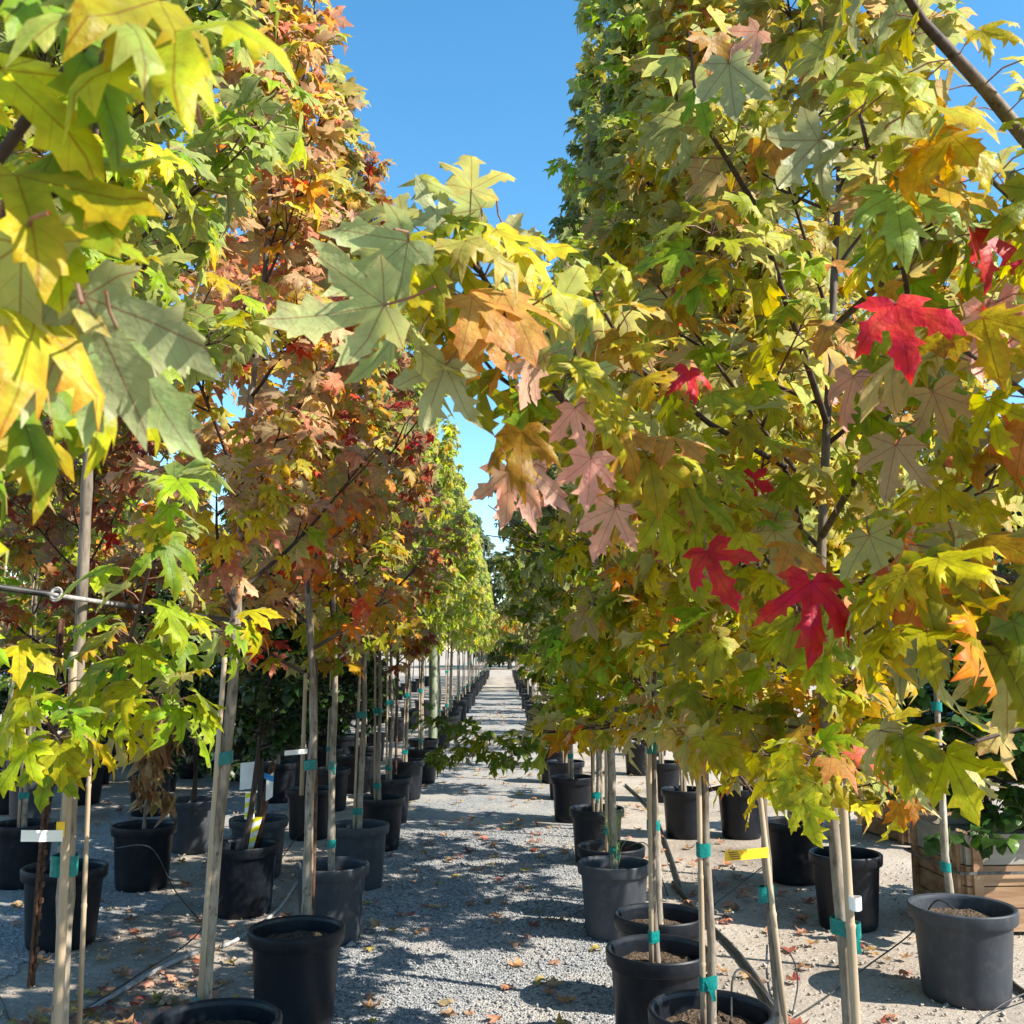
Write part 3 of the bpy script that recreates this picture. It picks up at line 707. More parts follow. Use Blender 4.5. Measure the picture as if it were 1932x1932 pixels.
# ------------------------------------------------------------------ the setting: ground, gravel aisle
def sheet(name, xs, ys, zf, mat, edge=None):
    mb = MB(); nx, ny = len(xs), len(ys); v = []
    for j, y in enumerate(ys):
        for i, x in enumerate(xs):
            xx = x
            if edge and i in (0, nx - 1): xx = x + edge(y, i)
            v.append((xx, y, zf(xx, y)))
    f = [(j * nx + i, j * nx + i + 1, (j + 1) * nx + i + 1, (j + 1) * nx + i) for j in range(ny - 1) for i in range(nx - 1)]
    mb.add(v, f); o = mb.build(name, mat); o['kind'] = 'structure'
    return o
sheet('ground', [-600, -40, 0, 40, 600], [-300, -20, 0, 20, 60, 200, 900], lambda x, y: 0.0, M['dirt'])
sheet('gravel_path', [-0.98, -.5, -.15, .2, .62], list(np.arange(-1.5, 40, .09)), lambda x, y: 0.004,
      M['gravel'], edge=lambda y, i: (0.10 * math.sin(y * 3.1 + i) + 0.06 * math.sin(y * 9.7 + 2 * i) + rnd.uniform(-.05, .05)))
sheet('gravel_patch', [-3.6, -3.2, -2.8, -2.35], list(np.arange(3.0, 16, .12)), lambda x, y: 0.004,
      M['gravel'], edge=lambda y, i: (0.2 * math.sin(y * 1.7 + i) + 0.08 * math.sin(y * 7.7 + 2 * i) + rnd.uniform(-.06, .06)))
# loose stones on the aisle, too many to count
def stones(name, n, xr, yr, size, parent=None, label=None):
    r = np.random.default_rng(77 + n)
    u = r.random(n); y = yr[0] + (yr[1] - yr[0]) * u ** 1.7; x = r.uniform(xr[0], xr[1], n)
    base = np.array([(1, 0, 0), (0, 1, 0), (-1, 0, 0), (0, -1, 0), (.2, .1, .75), (0, 0, -.5)], float)
    T = np.array([(0, 1, 4), (1, 2, 4), (2, 3, 4), (3, 0, 4), (1, 0, 5), (2, 1, 5), (3, 2, 5), (0, 3, 5)])
    an = r.uniform(0, 6.28, n); s = size * np.exp(r.normal(0, .35, n))
    V = base[None] * (1 + r.normal(0, .25, (n, 6, 1))) * s[:, None, None]
    c, sn = np.cos(an)[:, None], np.sin(an)[:, None]
    X = V[:, :, 0] * c - V[:, :, 1] * sn; Y = V[:, :, 0] * sn + V[:, :, 1] * c
    P = np.stack([X + x[:, None], Y + y[:, None], V[:, :, 2] + .004 + s[:, None] * .3], 2).reshape(-1, 3)
    TT = (T[None] + (np.arange(n) * 6)[:, None, None]).reshape(-1, 3)
    me = raw_mesh(name, P, TT, None, np.ones((len(P), 3)) * .3, M['stone'])
    for p in me.polygons: break
    o = link(name, me); o['kind'] = 'stuff'
    return tag(o, label or 'loose grey gravel stones covering the aisle floor', 'gravel')
stones('gravel_stones', 26000, (-1.0, .66), (2.6, 9.5), 0.0062)
M['stone'] = M['grit']
stones('gravel_grit', 5000, (.6, 3.4), (2.8, 8), 0.007, label='pale scattered grit on the bare dirt beside the crate planter')
stones('dirt_grit', 6000, (-3.6, -.9), (2.8, 9), 0.007, label='pale scattered grit on the ground among the staked pots')

# ------------------------------------------------------------------ nursery trees and their pots
def clear_aisle(wp):            # twigs are cut back where people walk
    x, y, z = wp[:, 0], wp[:, 1], wp[:, 2]
    lim = np.where(y > 6.3, .27, np.where(z < 2.4, .42, .50))
    return ~((np.abs(x + .13) < lim) & (z < 6))
T_SEED = [0]
def tree(x, y, H, z0, R, pal, label, group=None, **kw):
    T_SEED[0] += 1
    d = math.hypot(x, y)
    kw.setdefault('top', .62 if x < 0 else .85)
    a = dict(seed=T_SEED[0], label=label, group=group)
    if d < 5.2: a.update(lod=1, nobj=300, objlod=0, step=.062, nbr=34, twigs=5)
    elif d < 10.4: a.update(lod=1, nobj=200, step=.068, nbr=34, twigs=4)
    elif d < 16: a.update(lod=2, nobj=90, objlod=1, step=.085, nbr=30, twigs=4, split_branches=False, size=.115)
    elif d < 30: a.update(lod=2, nobj=0, step=.13, nbr=24, twigs=3, split_branches=False, size=.15)
    else: a.update(lod=2, nobj=0, step=.2, nbr=18, twigs=3, split_branches=False, size=.24)
    a.update(kw)
    return make_tree((x, y), H, z0, R, pal, **a)
LROW = 'maples in the aisle row with the green post'
RROW = 'maples in the aisle row facing the green post'
LPOT = 'pots in the aisle row with the green post'
RPOT = 'pots in the aisle row facing the green post'

# --- the close tree whose leaves fill the upper corner beside the cable (trunk stands just out of view)
def P(px, py, d): return pt(px, py, d)
near_l = [
 dict(pts=[(-.98, 1.02, 1.55), P(-160, 520, .85), P(40, 240, .76), P(110, 150, .74), P(178, 62, .72)], r=.007, start=.45, dens=.9),
 dict(pts=[(-.98, 1.03, 1.45), P(-220, 620, .92), P(-60, 470, .8), P(20, 400, .74), P(120, 360, .72)], r=.006, start=.4, dens=.9),
 dict(pts=[(-.98, 1.03, 1.3), P(-260, 800, .95), P(-90, 640, .82), P(0, 560, .78), P(90, 600, .76)], r=.006, start=.4, dens=1.0),
 dict(pts=[(-.98, 1.02, 1.65), P(-200, 300, .85), P(-60, 80, .78), P(40, -30, .76), P(150, -60, .76)], r=.006, start=.4, dens=1.0),
 dict(pts=[(-.98, 1.03, 1.25), P(-260, 900, 1.05), P(-100, 760, .98), P(10, 700, .92), P(100, 720, .9)], r=.006, start=.4, dens=1.0)]
tree(-.98, 1.02, 3.6, 1.9, .4, 'lime', 'large lime-green maple leaves hanging close over the black ribbed cable', extra=near_l, size=.112, nbr=12, trunk_r=.02,
     keep=lambda w: clear_aisle(w) & (w[:, 1] < 1.6) & ((w[:, 2] > 1.62) | (w[:, 0] < -.5)))
make_pot(-.98, 1.02, 'black nursery pot under the lime-green maple beside the cable')

# --- tree with the thick pale trunk, cable and white tag
s1 = [dict(pts=[(-1.02, 2.36, 1.38), P(225, 1270, 2.2), P(262, 1150, 2.15), P(285, 1060, 2.1), P(318, 940, 2.05)], r=.005, start=.35, dens=1.0),
      dict(pts=[(-1.02, 2.36, 1.42), P(250, 1250, 2.3), P(330, 1200, 2.25), P(420, 1190, 2.2)], r=.004, start=.15, dens=1.2),
      dict(pts=[(-1.02, 2.36, 1.40), P(90, 1290, 2.2), P(20, 1250, 2.1), P(-40, 1200, 2.0)], r=.004, start=.1, dens=1.2),
      dict(pts=[(-1.02, 2.36, 1.34), P(240, 1360, 2.25), P(290, 1345, 2.2), P(320, 1330, 2.1)], r=.004, start=.2, dens=1.2),
      dict(pts=[(-1.02, 2.36, 1.34), P(120, 1400, 2.2), P(110, 1390, 2.0), P(80, 1350, 1.9)], r=.004, start=.2, dens=1.2)]
ln_tr = [P(107, 2250, 2.2), P(113, 1932, 2.30), P(128, 1600, 2.34), P(146, 1300, 2.37), P(158, 1050, 2.39), P(169, 800, 2.42), P(176, 560, 2.45), P(182, 330, 2.5), P(186, 100, 2.55), P(190, -200, 2.6), P(192, -600, 2.75)]
LN = tree(-1.03, 2.3, 4.4, 2.1, .62, 'lime', 'pale-trunked maple tied with teal tape and carrying a white tag beside the rusty notched post', extra=s1, trunk_pts=ln_tr, trunk_r=.0215, soil=.35, pale=PALE * 1.05,
     keep=lambda w: (w[:, 0] < -.55) & ((w[:, 2] > 2.0) | (w[:, 0] > -1.4)), size=.105)
lx, ly = -1.03, 2.3
def loc_(p): return np.asarray(p) - np.array([lx, ly, 0])
add_stake(LN, loc_(P(96, 2250, 2.18)), loc_(P(139, 1230, 2.345)), .0108)
add_stake(LN, loc_(P(150, 1932, 2.34)), loc_(P(176, 1250, 2.41)), .006)
a = loc_(P(127, 1630, 2.34)); b = loc_(P(107, 1630, 2.31)); add_tie(LN, a, b, a[2], h=.045, rad=(.0215, .0115), tail=False)
def strip(parent, p, q, h, mat, name, t=.0012):
    """flat plastic strip between two points, h tall"""
    p, q = np.asarray(p, float), np.asarray(q, float); n = np.cross(q - p, [0, 0, 1.]); n = n / np.linalg.norm(n) * t
    mb = MB(); v = []
    for e in (p, (p * .6 + q * .4) + n * 3, q):
        for dz in (-h / 2, h / 2):
            v += [e + n + [0, 0, dz], e - n + [0, 0, dz]]
    f = []
    for i in range(2):
        b_ = i * 4
        f += [(b_, b_ + 4, b_ + 6, b_ + 2), (b_ + 1, b_ + 3, b_ + 7, b_ + 5), (b_ + 2, b_ + 6, b_ + 7, b_ + 3), (b_, b_ + 1, b_ + 5, b_ + 4)]
    f += [(0, 2, 3, 1), (8, 9, 11, 10)]
    mb.add(v, f); return mb.build(name, M[mat], parent, smooth=False)
strip(LN, loc_(P(40, 1577, 2.2)), loc_(P(118, 1577, 2.27)), .024, 'white_tag', 'tag')
strip(LN, loc_(P(106, 1565, 2.27)), loc_(P(122, 1565, 2.275)), .034, 'yellow_tag', 'tag')
make_pot(-1.02, 2.25, 'black nursery pot at the foot of the white-tagged maple')

# --- left aisle row
L = [(-.93, 3.52), (-.90, 4.67), (-.96, 5.95), (-.99, 7.24), (-1.01, 8.57), (-1.06, 9.84), (-1.06, 11.36), (-.99, 12.72)]
tr1 = [P(381, 2040, 3.55), P(383, 1932, 3.58), P(395, 1750, 3.62), P(412, 1550, 3.66), P(427, 1420, 3.7), P(441, 1280, 3.74), P(452, 1000, 3.85), P(468, 800, 3.95), P(500, 520, 4.1), P(520, 200, 4.25), P(528, -60, 4.4), P(535, -300, 4.5)]
T1 = tree(*L[0], 5.2, 1.55, .72, 'redmix', 'pink-brown and orange maple with two teal ties behind the white-tagged maple', trunk_pts=tr1, trunk_r=.026, stake=0, keep=clear_aisle)
def l1(p): return np.asarray(p) - np.array([L[0][0], L[0][1], 0])
add_stake(T1, l1(P(372, 1960, 3.55)), l1(P(424, 1240, 3.72)), .011)
for yy, xx, x2 in ((1886, 385, 375), (1429, 426, 415)):
    a = l1(P(xx, yy, 3.6 if yy > 1700 else 3.7)); b = l1(P(x2, yy, 3.57 if yy > 1700 else 3.68)); add_tie(T1, a, b, a[2], rad=(.024, .0115), tail=False)
make_pot(*L[0], 'black pot of the two-tie maple standing before the long grey pipe', LPOT)
tr2 = [P(577, 1760, 4.7), P(579, 1700, 4.72), P(582, 1600, 4.74), P(584, 1500, 4.76), P(592, 1400, 4.78), P(590, 1280, 4.85), P(575, 1000, 5.0), P(560, 700, 5.2), P(535, 400, 5.4), P(515, 150, 5.55), P(497, -40, 5.7), P(490, -160, 5.8)]
T2 = tree(*L[1], 5.6, 1.42, .72, 'fire', 'orange and red maple with a white side tag beside the thin brown rod', trunk_pts=tr2, trunk_r=.024, keep=clear_aisle)
def l2(p): return np.asarray(p) - np.array([L[1][0], L[1][1], 0])
add_stake(T2, l2(P(569, 1500, 4.78)), l2(P(577, 1270, 4.84)), .011)
for yy, xx in ((1735, 578), (1443, 588)):
    a = l2(P(xx, yy, 4.74)); add_tie(T2, a, a + np.array([-.022, -.004, 0]), a[2], rad=(.022, .011), tail=(yy > 1700))
strip(T2, l2(P(537, 1421, 4.66)), l2(P(580, 1417, 4.72)), .022, 'white_tag', 'tag')
make_pot(*L[1], 'black pot of the orange and red maple beside the aisle', LPOT)
tree(*L[2], 5.15, 1.4, .66, 'olive', 'olive maple with a slim pointed leader just behind the thin brown rod', trunk_r=.021, stake=0, ties=(.52, .95), keep=clear_aisle)
make_pot(*L[2], 'dusty grey pot at the foot of the thin brown rod', LPOT, grey=True)
tree(*L[3], 5.2, 1.42, .68, 'maroon', 'russet maple two pots behind the thin brown rod', trunk_r=.022, stake=1, ties=(.5, 1.15), keep=clear_aisle)
make_pot(*L[3], 'grey pot filled with pale wood mulch beside the aisle', LPOT, grey=True, mulch=True)
names_l = ['maple third in its row behind the thin brown rod', 'maple fourth in its row behind the thin brown rod', 'maple fifth in its row behind the thin brown rod', 'maple sixth in its row behind the thin brown rod']
pals_l = ['maroon', 'lime', 'lime', 'lime']; cl = ['dark russet', 'lime-green', 'yellow-green', 'pale yellow-green']
for i in range(4):
    tree(*L[4 + i], [5.2, 5.4, 5.6, 5.6][i], 1.35, .8, pals_l[i], cl[i] + ' ' + names_l[i], trunk_r=.019, stake=1, ties=(.5, 1.1), keep=clear_aisle, group=LROW)
    make_pot(*L[4 + i], 'black pot under the ' + cl[i] + ' maple, ' + ['third', 'fourth', 'fifth', 'sixth'][i] + ' behind the thin brown rod', LPOT)
for i, y in enumerate(np.arange(14.0, 62, 1.55)):
    x = -1.02 + rnd.uniform(-.06, .06); y += rnd.uniform(-.12, .12)
    if abs(y - 15.3) < .5: continue
    tree(x, y, rnd.uniform(4.8, 5.8), 1.45, .82, 'lime', 'pale yellow-green maple far down the row beyond the green post', trunk_r=.018, ties=(.6, 1.2), stake=1 if y < 25 else 0, group=LROW)
    make_pot(x, y, 'black pot far down the row beyond the green post', LPOT)

# --- second and third left rows
T3 = tree(-2.42, 5.88, 4.6, 1.25, .75, 'maroon', 'dark red maple in the pot beside the rusty notched post', trunk_r=.022, stake=1, ties=(.55,), lod=1)
make_pot(-2.42, 5.88, 'dark wide pot standing directly behind the rusty notched post', wide=1.08)
rest_l = [(-2.49, 8.49, 'shrubby', 'dark'), (-1.66, 9.05, 'olive', ''), (-4.31, 9.64, 'maroon', ''), (-4.92, 10.46, 'lime', ''), (-4.4, 11.07, 'redmix', ''), (-2.39, 11.16, 'lime', ''), (-1.75, 10.6, 'green', ''), (-2.45, 12.6, 'green', ''),
          (-5.26, 13.69, 'lime', ''), (-4.53, 14.16, 'olive', ''), (-1.75, 13.2, 'lime', ''), (-3.3, 7.3, 'lime', ''), (-3.35, 13.0, 'green', ''), (-3.5, 4.6, 'maroon', ''), (-5.2, 8.0, 'lime', ''), (-6.3, 11.5, 'green', ''), (-6.9, 14.5, 'lime', '')]
desc = {'olive': 'olive', 'maroon': 'deep red', 'lime': 'lime-green', 'redmix': 'pinkish-brown', 'green': 'dark green'}
for i, (x, y, pal, _) in enumerate(rest_l):
    if pal == 'shrubby': continue
    ok = {0: 'inner', 1: 'outer'}[int(x < -3)]
    tree(x, y, rnd.uniform(4.1, 5.0) if x < -3 else rnd.uniform(3.8, 4.5), 1.35, .8, pal, f'{desc[pal]} maple in the {ok} rows behind the wilted sapling', trunk_r=.02, stake=1, ties=(.6,), group='maples in the rows behind the wilted sapling', nobj=60)
    make_pot(x, y, f'black pot under a {desc[pal]} maple in the {ok} rows behind the wilted sapling', 'pots in the rows behind the wilted sapling', grey=(i % 5 == 2))
for y in np.arange(15.5, 46, 3.0):
    for x in (-1.9, -3.4, -5.4):
        if x > -2 and y > 26: continue
        yy = y + rnd.uniform(-.6, .6)
        tree(x, yy, rnd.uniform(4.0, 5.0), 1.3, .95, rnd.choice(['lime', 'olive', 'lime', 'green']), 'small distant maple in the rows behind the green post', group='distant maples behind the green post', trunk_r=.02)
        make_pot(x, yy, 'small distant pot in the rows behind the green post', 'distant pots behind the green post')
# wilted sapling with brown hanging leaves
tree(-2.45, 7.23, 1.28, .62, .17, 'dead', 'wilted sapling with hanging brown dried leaves in a black pot', kind='dead', size=.17, nbr=10, step=.042, nobj=60, twigs=2, trunk_r=.016, lean=(.09, 0), droop=1.2, name='sapling', objlod=1, lod=1)
make_pot(-2.45, 7.23, 'black pot holding the wilted brown sapling', wide=1.03)
# dark evergreen in the leaning position with striped strap and tags
def evergreen(x, y, H, z0, R, label, pal='dark', lean=(0, 0), seed=0, name='evergreen_shrub', cat='shrub', n=26, **kw):
    return make_tree((x, y), H, z0, R, pal, kind='oval', size=.085, nbr=n, step=.032, lod=1, nobj=140, seed=300 + seed, label=label, cat=cat, name=name, lean=lean, twigs=6, trunk_r=.022, pale=np.array([.05, .032, .022]), up0=15, prof0=.8, **kw)
E1 = evergreen(-1.6, 6.55, 2.2, .95, .42, 'dark glossy evergreen with tags and a leaning dark stake', lean=(.13, 0), seed=1)
make_pot(-1.6, 6.55, 'black pot with a yellow and white striped stake sleeve inside', wide=1.05)
ev = np.array([-1.6, 6.55, 0])
stk = MB(); b0 = P(476, 1610, 6.5) - ev; b1 = P(515, 1440, 6.55) - ev
stk.tube([b0 + [0, 0, -.08], b1], .021, 8); stk.build('stake', M['rust'], E1)
def sleeve(p, q, w, mat, root, nm, off=(0, -.024, 0)):
    p, q = np.asarray(p) + off, np.asarray(q) + off; mb = MB(); n = 8; v = []
    for e in (p, q):
        for k in range(n + 1):
            an = math.pi * (k / n); v.append(e + np.array([-math.cos(an) * w / 2, -.010 * math.sin(an), 0]))
    f = [(k, k + 1, n + 2 + k, n + 1 + k) for k in range(n)]
    mb.add(v, f); return mb.build(nm, M[mat], root)
sleeve(P(469, 1608, 6.42) - ev, P(489, 1540, 6.46) - ev, .052, 'stripe', E1, 'sleeve')
sl2 = sleeve(P(474, 1543, 6.46) - ev, P(476, 1493, 6.48) - ev, .062, 'stripe', E1, 'sleeve', off=(0, -.05, 0))
for k in range(7):     # curling illegible print on the sleeve
    mb = MB(); c0 = P(479 - k * .5, 1500 + k * 5.5, 6.40) - ev
    mb.tube([c0 + np.array([.011 * math.cos(t), 0, .006 * math.sin(t)]) for t in np.linspace(.3 + k, 4.6 + k, 8)], .0016, 4); mb.build('print', M['ink'], sl2)
strip(E1, P(453, 1465, 6.45) - ev, P(481, 1462, 6.45) - ev, .165, 'white_tag', 'tag')
strip(E1, P(502, 1488, 6.45) - ev, P(515, 1480, 6.5) - ev, .15, 'white_tag', 'tag')
strip(E1, P(498, 1463, 6.44) - ev, P(516, 1470, 6.44) - ev, .035, 'blue_tag', 'strap')
evergreen(-1.75, 7.57, 2.0, .8, .45, 'dark glossy evergreen close behind the striped sleeve', seed=2)
make_pot(-1.75, 7.57, 'grey-rimmed pot directly behind the striped sleeve', grey=True)
evergreen(-2.49, 8.49, 1.9, .6, .4, 'drooping dark evergreen behind the wilted sapling', seed=3, droop=1.0)
make_pot(-2.49, 8.49, 'dusty pot of the drooping evergreen behind the wilted sapling', grey=True)
for k, (x, y, lb) in enumerate([(-3.45, 10.3, 'round dark evergreen in the outer rows nearest the wilted sapling'), (-3.0, 14.6, 'dark evergreen beside the far inner rows behind the wilted sapling'), (-5.9, 9.3, 'dark evergreen at the outermost edge behind the rusty notched post'), (-3.9, 12.0, 'dark evergreen behind the round one in the outer rows')]):
    evergreen(x, y, 2.3, .5, .55, lb, seed=10 + k)
    make_pot(x, y, 'black pot under the ' + lb, None)
for k in range(16):
    x = [-2.2, -3.1, -4.0, -5.0, -6.0, -7.2, -8.4, -2.6][k % 8] + rnd.uniform(-.15, .15); y = (12.9 if k < 8 else 15.2) + rnd.uniform(-.5, .5)
    make_tree((x, y), 2.3, .45, .62, 'dark', kind='oval', size=.12, nbr=20, step=.055, lod=1, nobj=0, seed=340 + k, label='dark evergreen shrub in the packed back line behind the wilted sapling', cat='shrub', name='evergreen_shrub', group='dark evergreens in the packed back line', twigs=6, trunk_r=.022, pale=np.array([.05, .032, .022]), up0=15, prof0=.9, split_branches=False)
    make_pot(x, y, 'black pot in the packed back line of dark evergreens', 'pots of the packed back line')
evergreen(-1.68, 11.9, 2.4, .6, .5, 'dark evergreen standing between the inner row and the green post', seed=4)
make_pot(-1.68, 11.9, 'black pot under the dark evergreen short of the green post')

# --- right aisle row
R_ = [(.69, 3.59), (.62, 4.30), (.71, 4.85), (.63, 6.03), (.66, 6.48), (.71, 8.00), (.65, 9.91), (.67, 11.34), (.63, 12.71), (.71, 16.66), (.70, 14.6)]
def right_keep(w): return ~((w[:, 0] < np.where(w[:, 1] > 6.3, -.02, .2)) & (w[:, 2] < 6)) | ((w[:, 1] < 1.75) & (w[:, 0] > .1))
# main foreground maple: trunk with a second stake and wide teal tie; its limbs reach over the aisle
trn = [P(1612, 2300, 2.3), P(1603, 1932, 2.42), P(1590, 1750, 2.45), P(1572, 1560, 2.5), P(1556, 1300, 2.55), P(1548, 1075, 2.58), P(1560, 800, 2.62), P(1575, 500, 2.7), P(1590, 200, 2.75), P(1600, -100, 2.85), P(1600, -500, 2.95)]
fb = [dict(pts=[P(1548, 1090, 2.58), P(1430, 975, 2.15), P(1250, 880, 1.85), P(1090, 790, 1.66), P(985, 655, 1.52), P(905, 510, 1.44), P(885, 440, 1.4)], r=.0115, start=.28, dens=1.2,
        twigs=[[P(1300, 905, 1.92), P(1130, 820, 1.72), P(1000, 755, 1.62), P(930, 700, 1.56), P(872, 630, 1.5)], [P(985, 655, 1.52), P(940, 600, 1.42), P(880, 560, 1.34), P(820, 570, 1.28)],
               [P(905, 510, 1.44), P(860, 470, 1.4), P(800, 460, 1.36)]]),
      dict(pts=[P(1556, 1180, 2.57), P(1480, 880, 2.2), P(1340, 800, 2.0), P(1200, 690, 1.85), P(1140, 590, 1.78), P(1108, 530, 1.75)], r=.008, start=.3, dens=1.3),
      dict(pts=[P(1560, 800, 2.62), P(1480, 560, 2.4), P(1420, 380, 2.3), P(1340, 250, 2.25), P(1310, 160, 2.2), P(1300, 60, 2.2)], r=.009, start=.3, dens=.8),
      dict(pts=[P(1570, 620, 2.66), P(1700, 500, 2.1), P(1760, 420, 1.8), P(1700, 330, 1.55), P(1640, 290, 1.44), P(1622, 215, 1.4)], r=.009, start=.35, dens=.9),
      dict(pts=[P(1552, 1010, 2.58), P(1640, 860, 2.2), P(1700, 720, 1.9), P(1720, 600, 1.7), P(1700, 480, 1.55), P(1690, 400, 1.5)], r=.009, start=.3, dens=.9),
      dict(pts=[P(1556, 1200, 2.56), P(1480, 1130, 2.3), P(1380, 1050, 2.1), P(1270, 960, 1.95), P(1180, 930, 1.85)], r=.007, start=.25, dens=.9),
      dict(pts=[P(1560, 1260, 2.55), P(1530, 1180, 2.2), P(1480, 1100, 2.0), P(1420, 1020, 1.9)], r=.006, start=.2, dens=.9),
      dict(pts=[P(1565, 1380, 2.52), P(1480, 1370, 2.6), P(1380, 1330, 2.7), P(1280, 1300, 2.8)], r=.005, start=.1, dens=1.5),
      dict(pts=[P(1565, 1430, 2.5), P(1620, 1410, 2.6), P(1690, 1405, 2.7), P(1750, 1450, 2.75)], r=.005, start=.1, dens=1.5),
      dict(pts=[P(1568, 1440, 2.5), P(1500, 1440, 2.5), P(1430, 1420, 2.5), P(1340, 1400, 2.55)], r=.005, start=.1, dens=1.5),
      dict(pts=[P(1565, 1400, 2.5), P(1530, 1430, 2.3), P(1510, 1470, 2.25)], r=.004, start=.1, dens=1.5),
      dict(pts=[P(1558, 1300, 2.54), P(1450, 1240, 2.5), P(1340, 1200, 2.5), P(1240, 1220, 2.5)], r=.005, start=.1, dens=1.3),
      dict(pts=[P(1550, 1150, 2.57), P(1680, 1060, 2.2), P(1780, 960, 1.9), P(1880, 880, 1.7)], r=.008, start=.2, dens=1)]
RN = tree(.84, 2.42, 4.6, 1.35, .66, 'pinky', 'yellow-green maple with long limbs over the aisle, tied with wide teal tape', trunk_pts=trn, trunk_r=.0195, extra=fb, keep=lambda w: right_keep(w) | ((w[:, 1] < 2.3) & (w[:, 0] > -.32) & (w[:, 2] > 1.6)), nbr=22, size=.108, droop=.6)
rx, ry = .84, 2.42
def rl(p): return np.asarray(p) - np.array([rx, ry, 0])
add_stake(RN, rl(P(1634, 2250, 2.28)), rl(P(1590, 1500, 2.46)), .012)
a = rl(P(1584, 1747, 2.45)); b = rl(P(1612, 1747, 2.42)); add_tie(RN, a, b, a[2], h=.036, rad=(.0198, .0128))
a = rl(P(1613, 1702, 2.40)); wt = add_tie(RN, a, a, a[2], h=.03, rad=(.0128, .0128), tail=False); wt.data.materials[0] = M['white_tag']; wt.name = 'tag'
make_pot(.86, 2.33, 'black pot of the maple with long limbs over the aisle', RPOT)
# close right-hand tree just out of view
nr = [dict(pts=[(1.22, 1.62, 1.95), P(1990, 330, 1.7), P(1860, 170, 1.6), P(1740, 40, 1.52), P(1680, -60, 1.48), P(1600, -200, 1.45)], r=.016, start=.35, dens=.9),
      dict(pts=[(1.22, 1.62, 1.5), P(2080, 900, 1.75), P(1960, 760, 1.6), P(1850, 680, 1.5), P(1780, 640, 1.42)], r=.008, start=.3, dens=1),
      dict(pts=[(1.22, 1.62, 1.45), P(2060, 1150, 1.8), P(1930, 1100, 1.65), P(1820, 1060, 1.55), P(1730, 1100, 1.5)], r=.007, start=.3, dens=1.1),
      dict(pts=[(1.22, 1.62, 1.3), P(2080, 1280, 1.8), P(1960, 1240, 1.7), P(1850, 1210, 1.6), P(1760, 1200, 1.5)], r=.007, start=.3, dens=1.1),
      dict(pts=[(1.22, 1.62, 1.7), P(2080, 500, 1.7), P(1960, 420, 1.55), P(1860, 330, 1.45), P(1790, 300, 1.4)], r=.008, start=.3, dens=1),
      dict(pts=[(1.22, 1.62, 1.15), P(2080, 1330, 2.0), P(1932, 1372, 1.95), P(1830, 1402, 1.9), P(1735, 1414, 1.85)], r=.006, start=.62, dens=.5)]
tree(1.22, 1.62, 3.0, 1.7, .45, 'gold', 'golden maple overhanging the crate planter, with a thick bare limb', extra=nr, trunk_r=.026, nbr=11, size=.11, keep=lambda w: (w[:, 0] > .42))
make_pot(1.22, 1.62, 'black pot of the golden maple overhanging the crate planter', RPOT)
# small staked tree with the yellow tag
try_ = [P(1480, 2200, 2.75), P(1473, 1932, 2.9), P(1460, 1800, 2.93), P(1448, 1650, 2.97), P(1440, 1520, 3.0), P(1436, 1350, 3.05), P(1432, 1100, 3.15), P(1425, 800, 3.3), P(1420, 500, 3.4), P(1415, 200, 3.5)]
RY = tree(.76, 2.9, 3.7, 1.1, .6, 'gold', 'slim maple carrying an orange-yellow tag on its stake', trunk_pts=try_, trunk_r=.0155, keep=right_keep, nbr=24, droop=.5)
def ry_(p): return np.asarray(p) - np.array([.76, 2.9, 0])
add_stake(RY, ry_(P(1488, 1990, 2.88)), ry_(P(1428, 1450, 3.0)), .009)
a = ry_(P(1449, 1685, 2.96)); add_tie(RY, a, a + np.array([-.018, -.006, 0]), a[2], rad=(.0155, .0095))
yt = strip(RY, ry_(P(1368, 1615, 2.88)), ry_(P(1450, 1608, 2.93)), .028, 'yellow_tag', 'tag')
for k in range(4): strip(yt, ry_(P(1374 + 2 * k, 1609 + 4 * k, 2.872)), ry_(P(1392 + 2 * k, 1607 + 4 * k, 2.882)), .0022, 'ink', 'print', t=.0006)
make_pot(.77, 2.84, 'black pot of the slim maple with the orange-yellow tag', RPOT)
rsp = [(0, 4.6, 1.1, .62, 'gold', 'golden-green maple bound twice to a jointed bamboo stake', 'wide-rimmed black pot of the maple bound twice to bamboo', 1, (.5, .93)),
       (1, 4.8, 1.1, .6, 'lime', 'lime-green maple second in its row after the yellow-tagged one', 'black pot second in its row after the yellow-tagged maple', 1, (.46, 1.2)),
       (2, 5.0, 1.1, .66, 'green', 'green maple third in its row after the yellow-tagged one', 'black pot third in its row after the yellow-tagged maple', 1, (.8, 1.3)),
       (3, 6.2, 1.15, .66, 'lime', 'tall yellow-green maple with thin weeds round its trunk', 'upright dark grey pot with thin weeds round the trunk', 0, (.47,)),
       (4, 5.6, 1.1, .7, 'green', 'green maple close behind the weed-wrapped trunk', 'mulched pot half hidden behind the weedy grey pot', 1, (.5, 1.2)),
       (5, 6.1, 1.15, .74, 'green', 'tall green maple sending a low leafy branch across the aisle', 'black pot under the maple with the low crossing branch', 2, (.5, 1.2)),
       (6, 6.0, 1.25, .85, 'green', 'green maple next beyond the low crossing branch', 'black pot next beyond the low crossing branch', 1, (.6, 1.1)),
       (7, 6.2, 1.25, .85, 'green', 'green maple second beyond the low crossing branch', 'black pot second beyond the low crossing branch', 1, (.6, 1.1)),
       (8, 6.2, 1.25, .85, 'olive', 'olive maple third beyond the low crossing branch', 'black pot third beyond the low crossing branch', 1, (.6, 1.1)),
       (10, 6.2, 1.25, .85, 'green', 'green maple fourth beyond the low crossing branch', 'black pot fourth beyond the low crossing branch', 1, (.6, 1.1))]
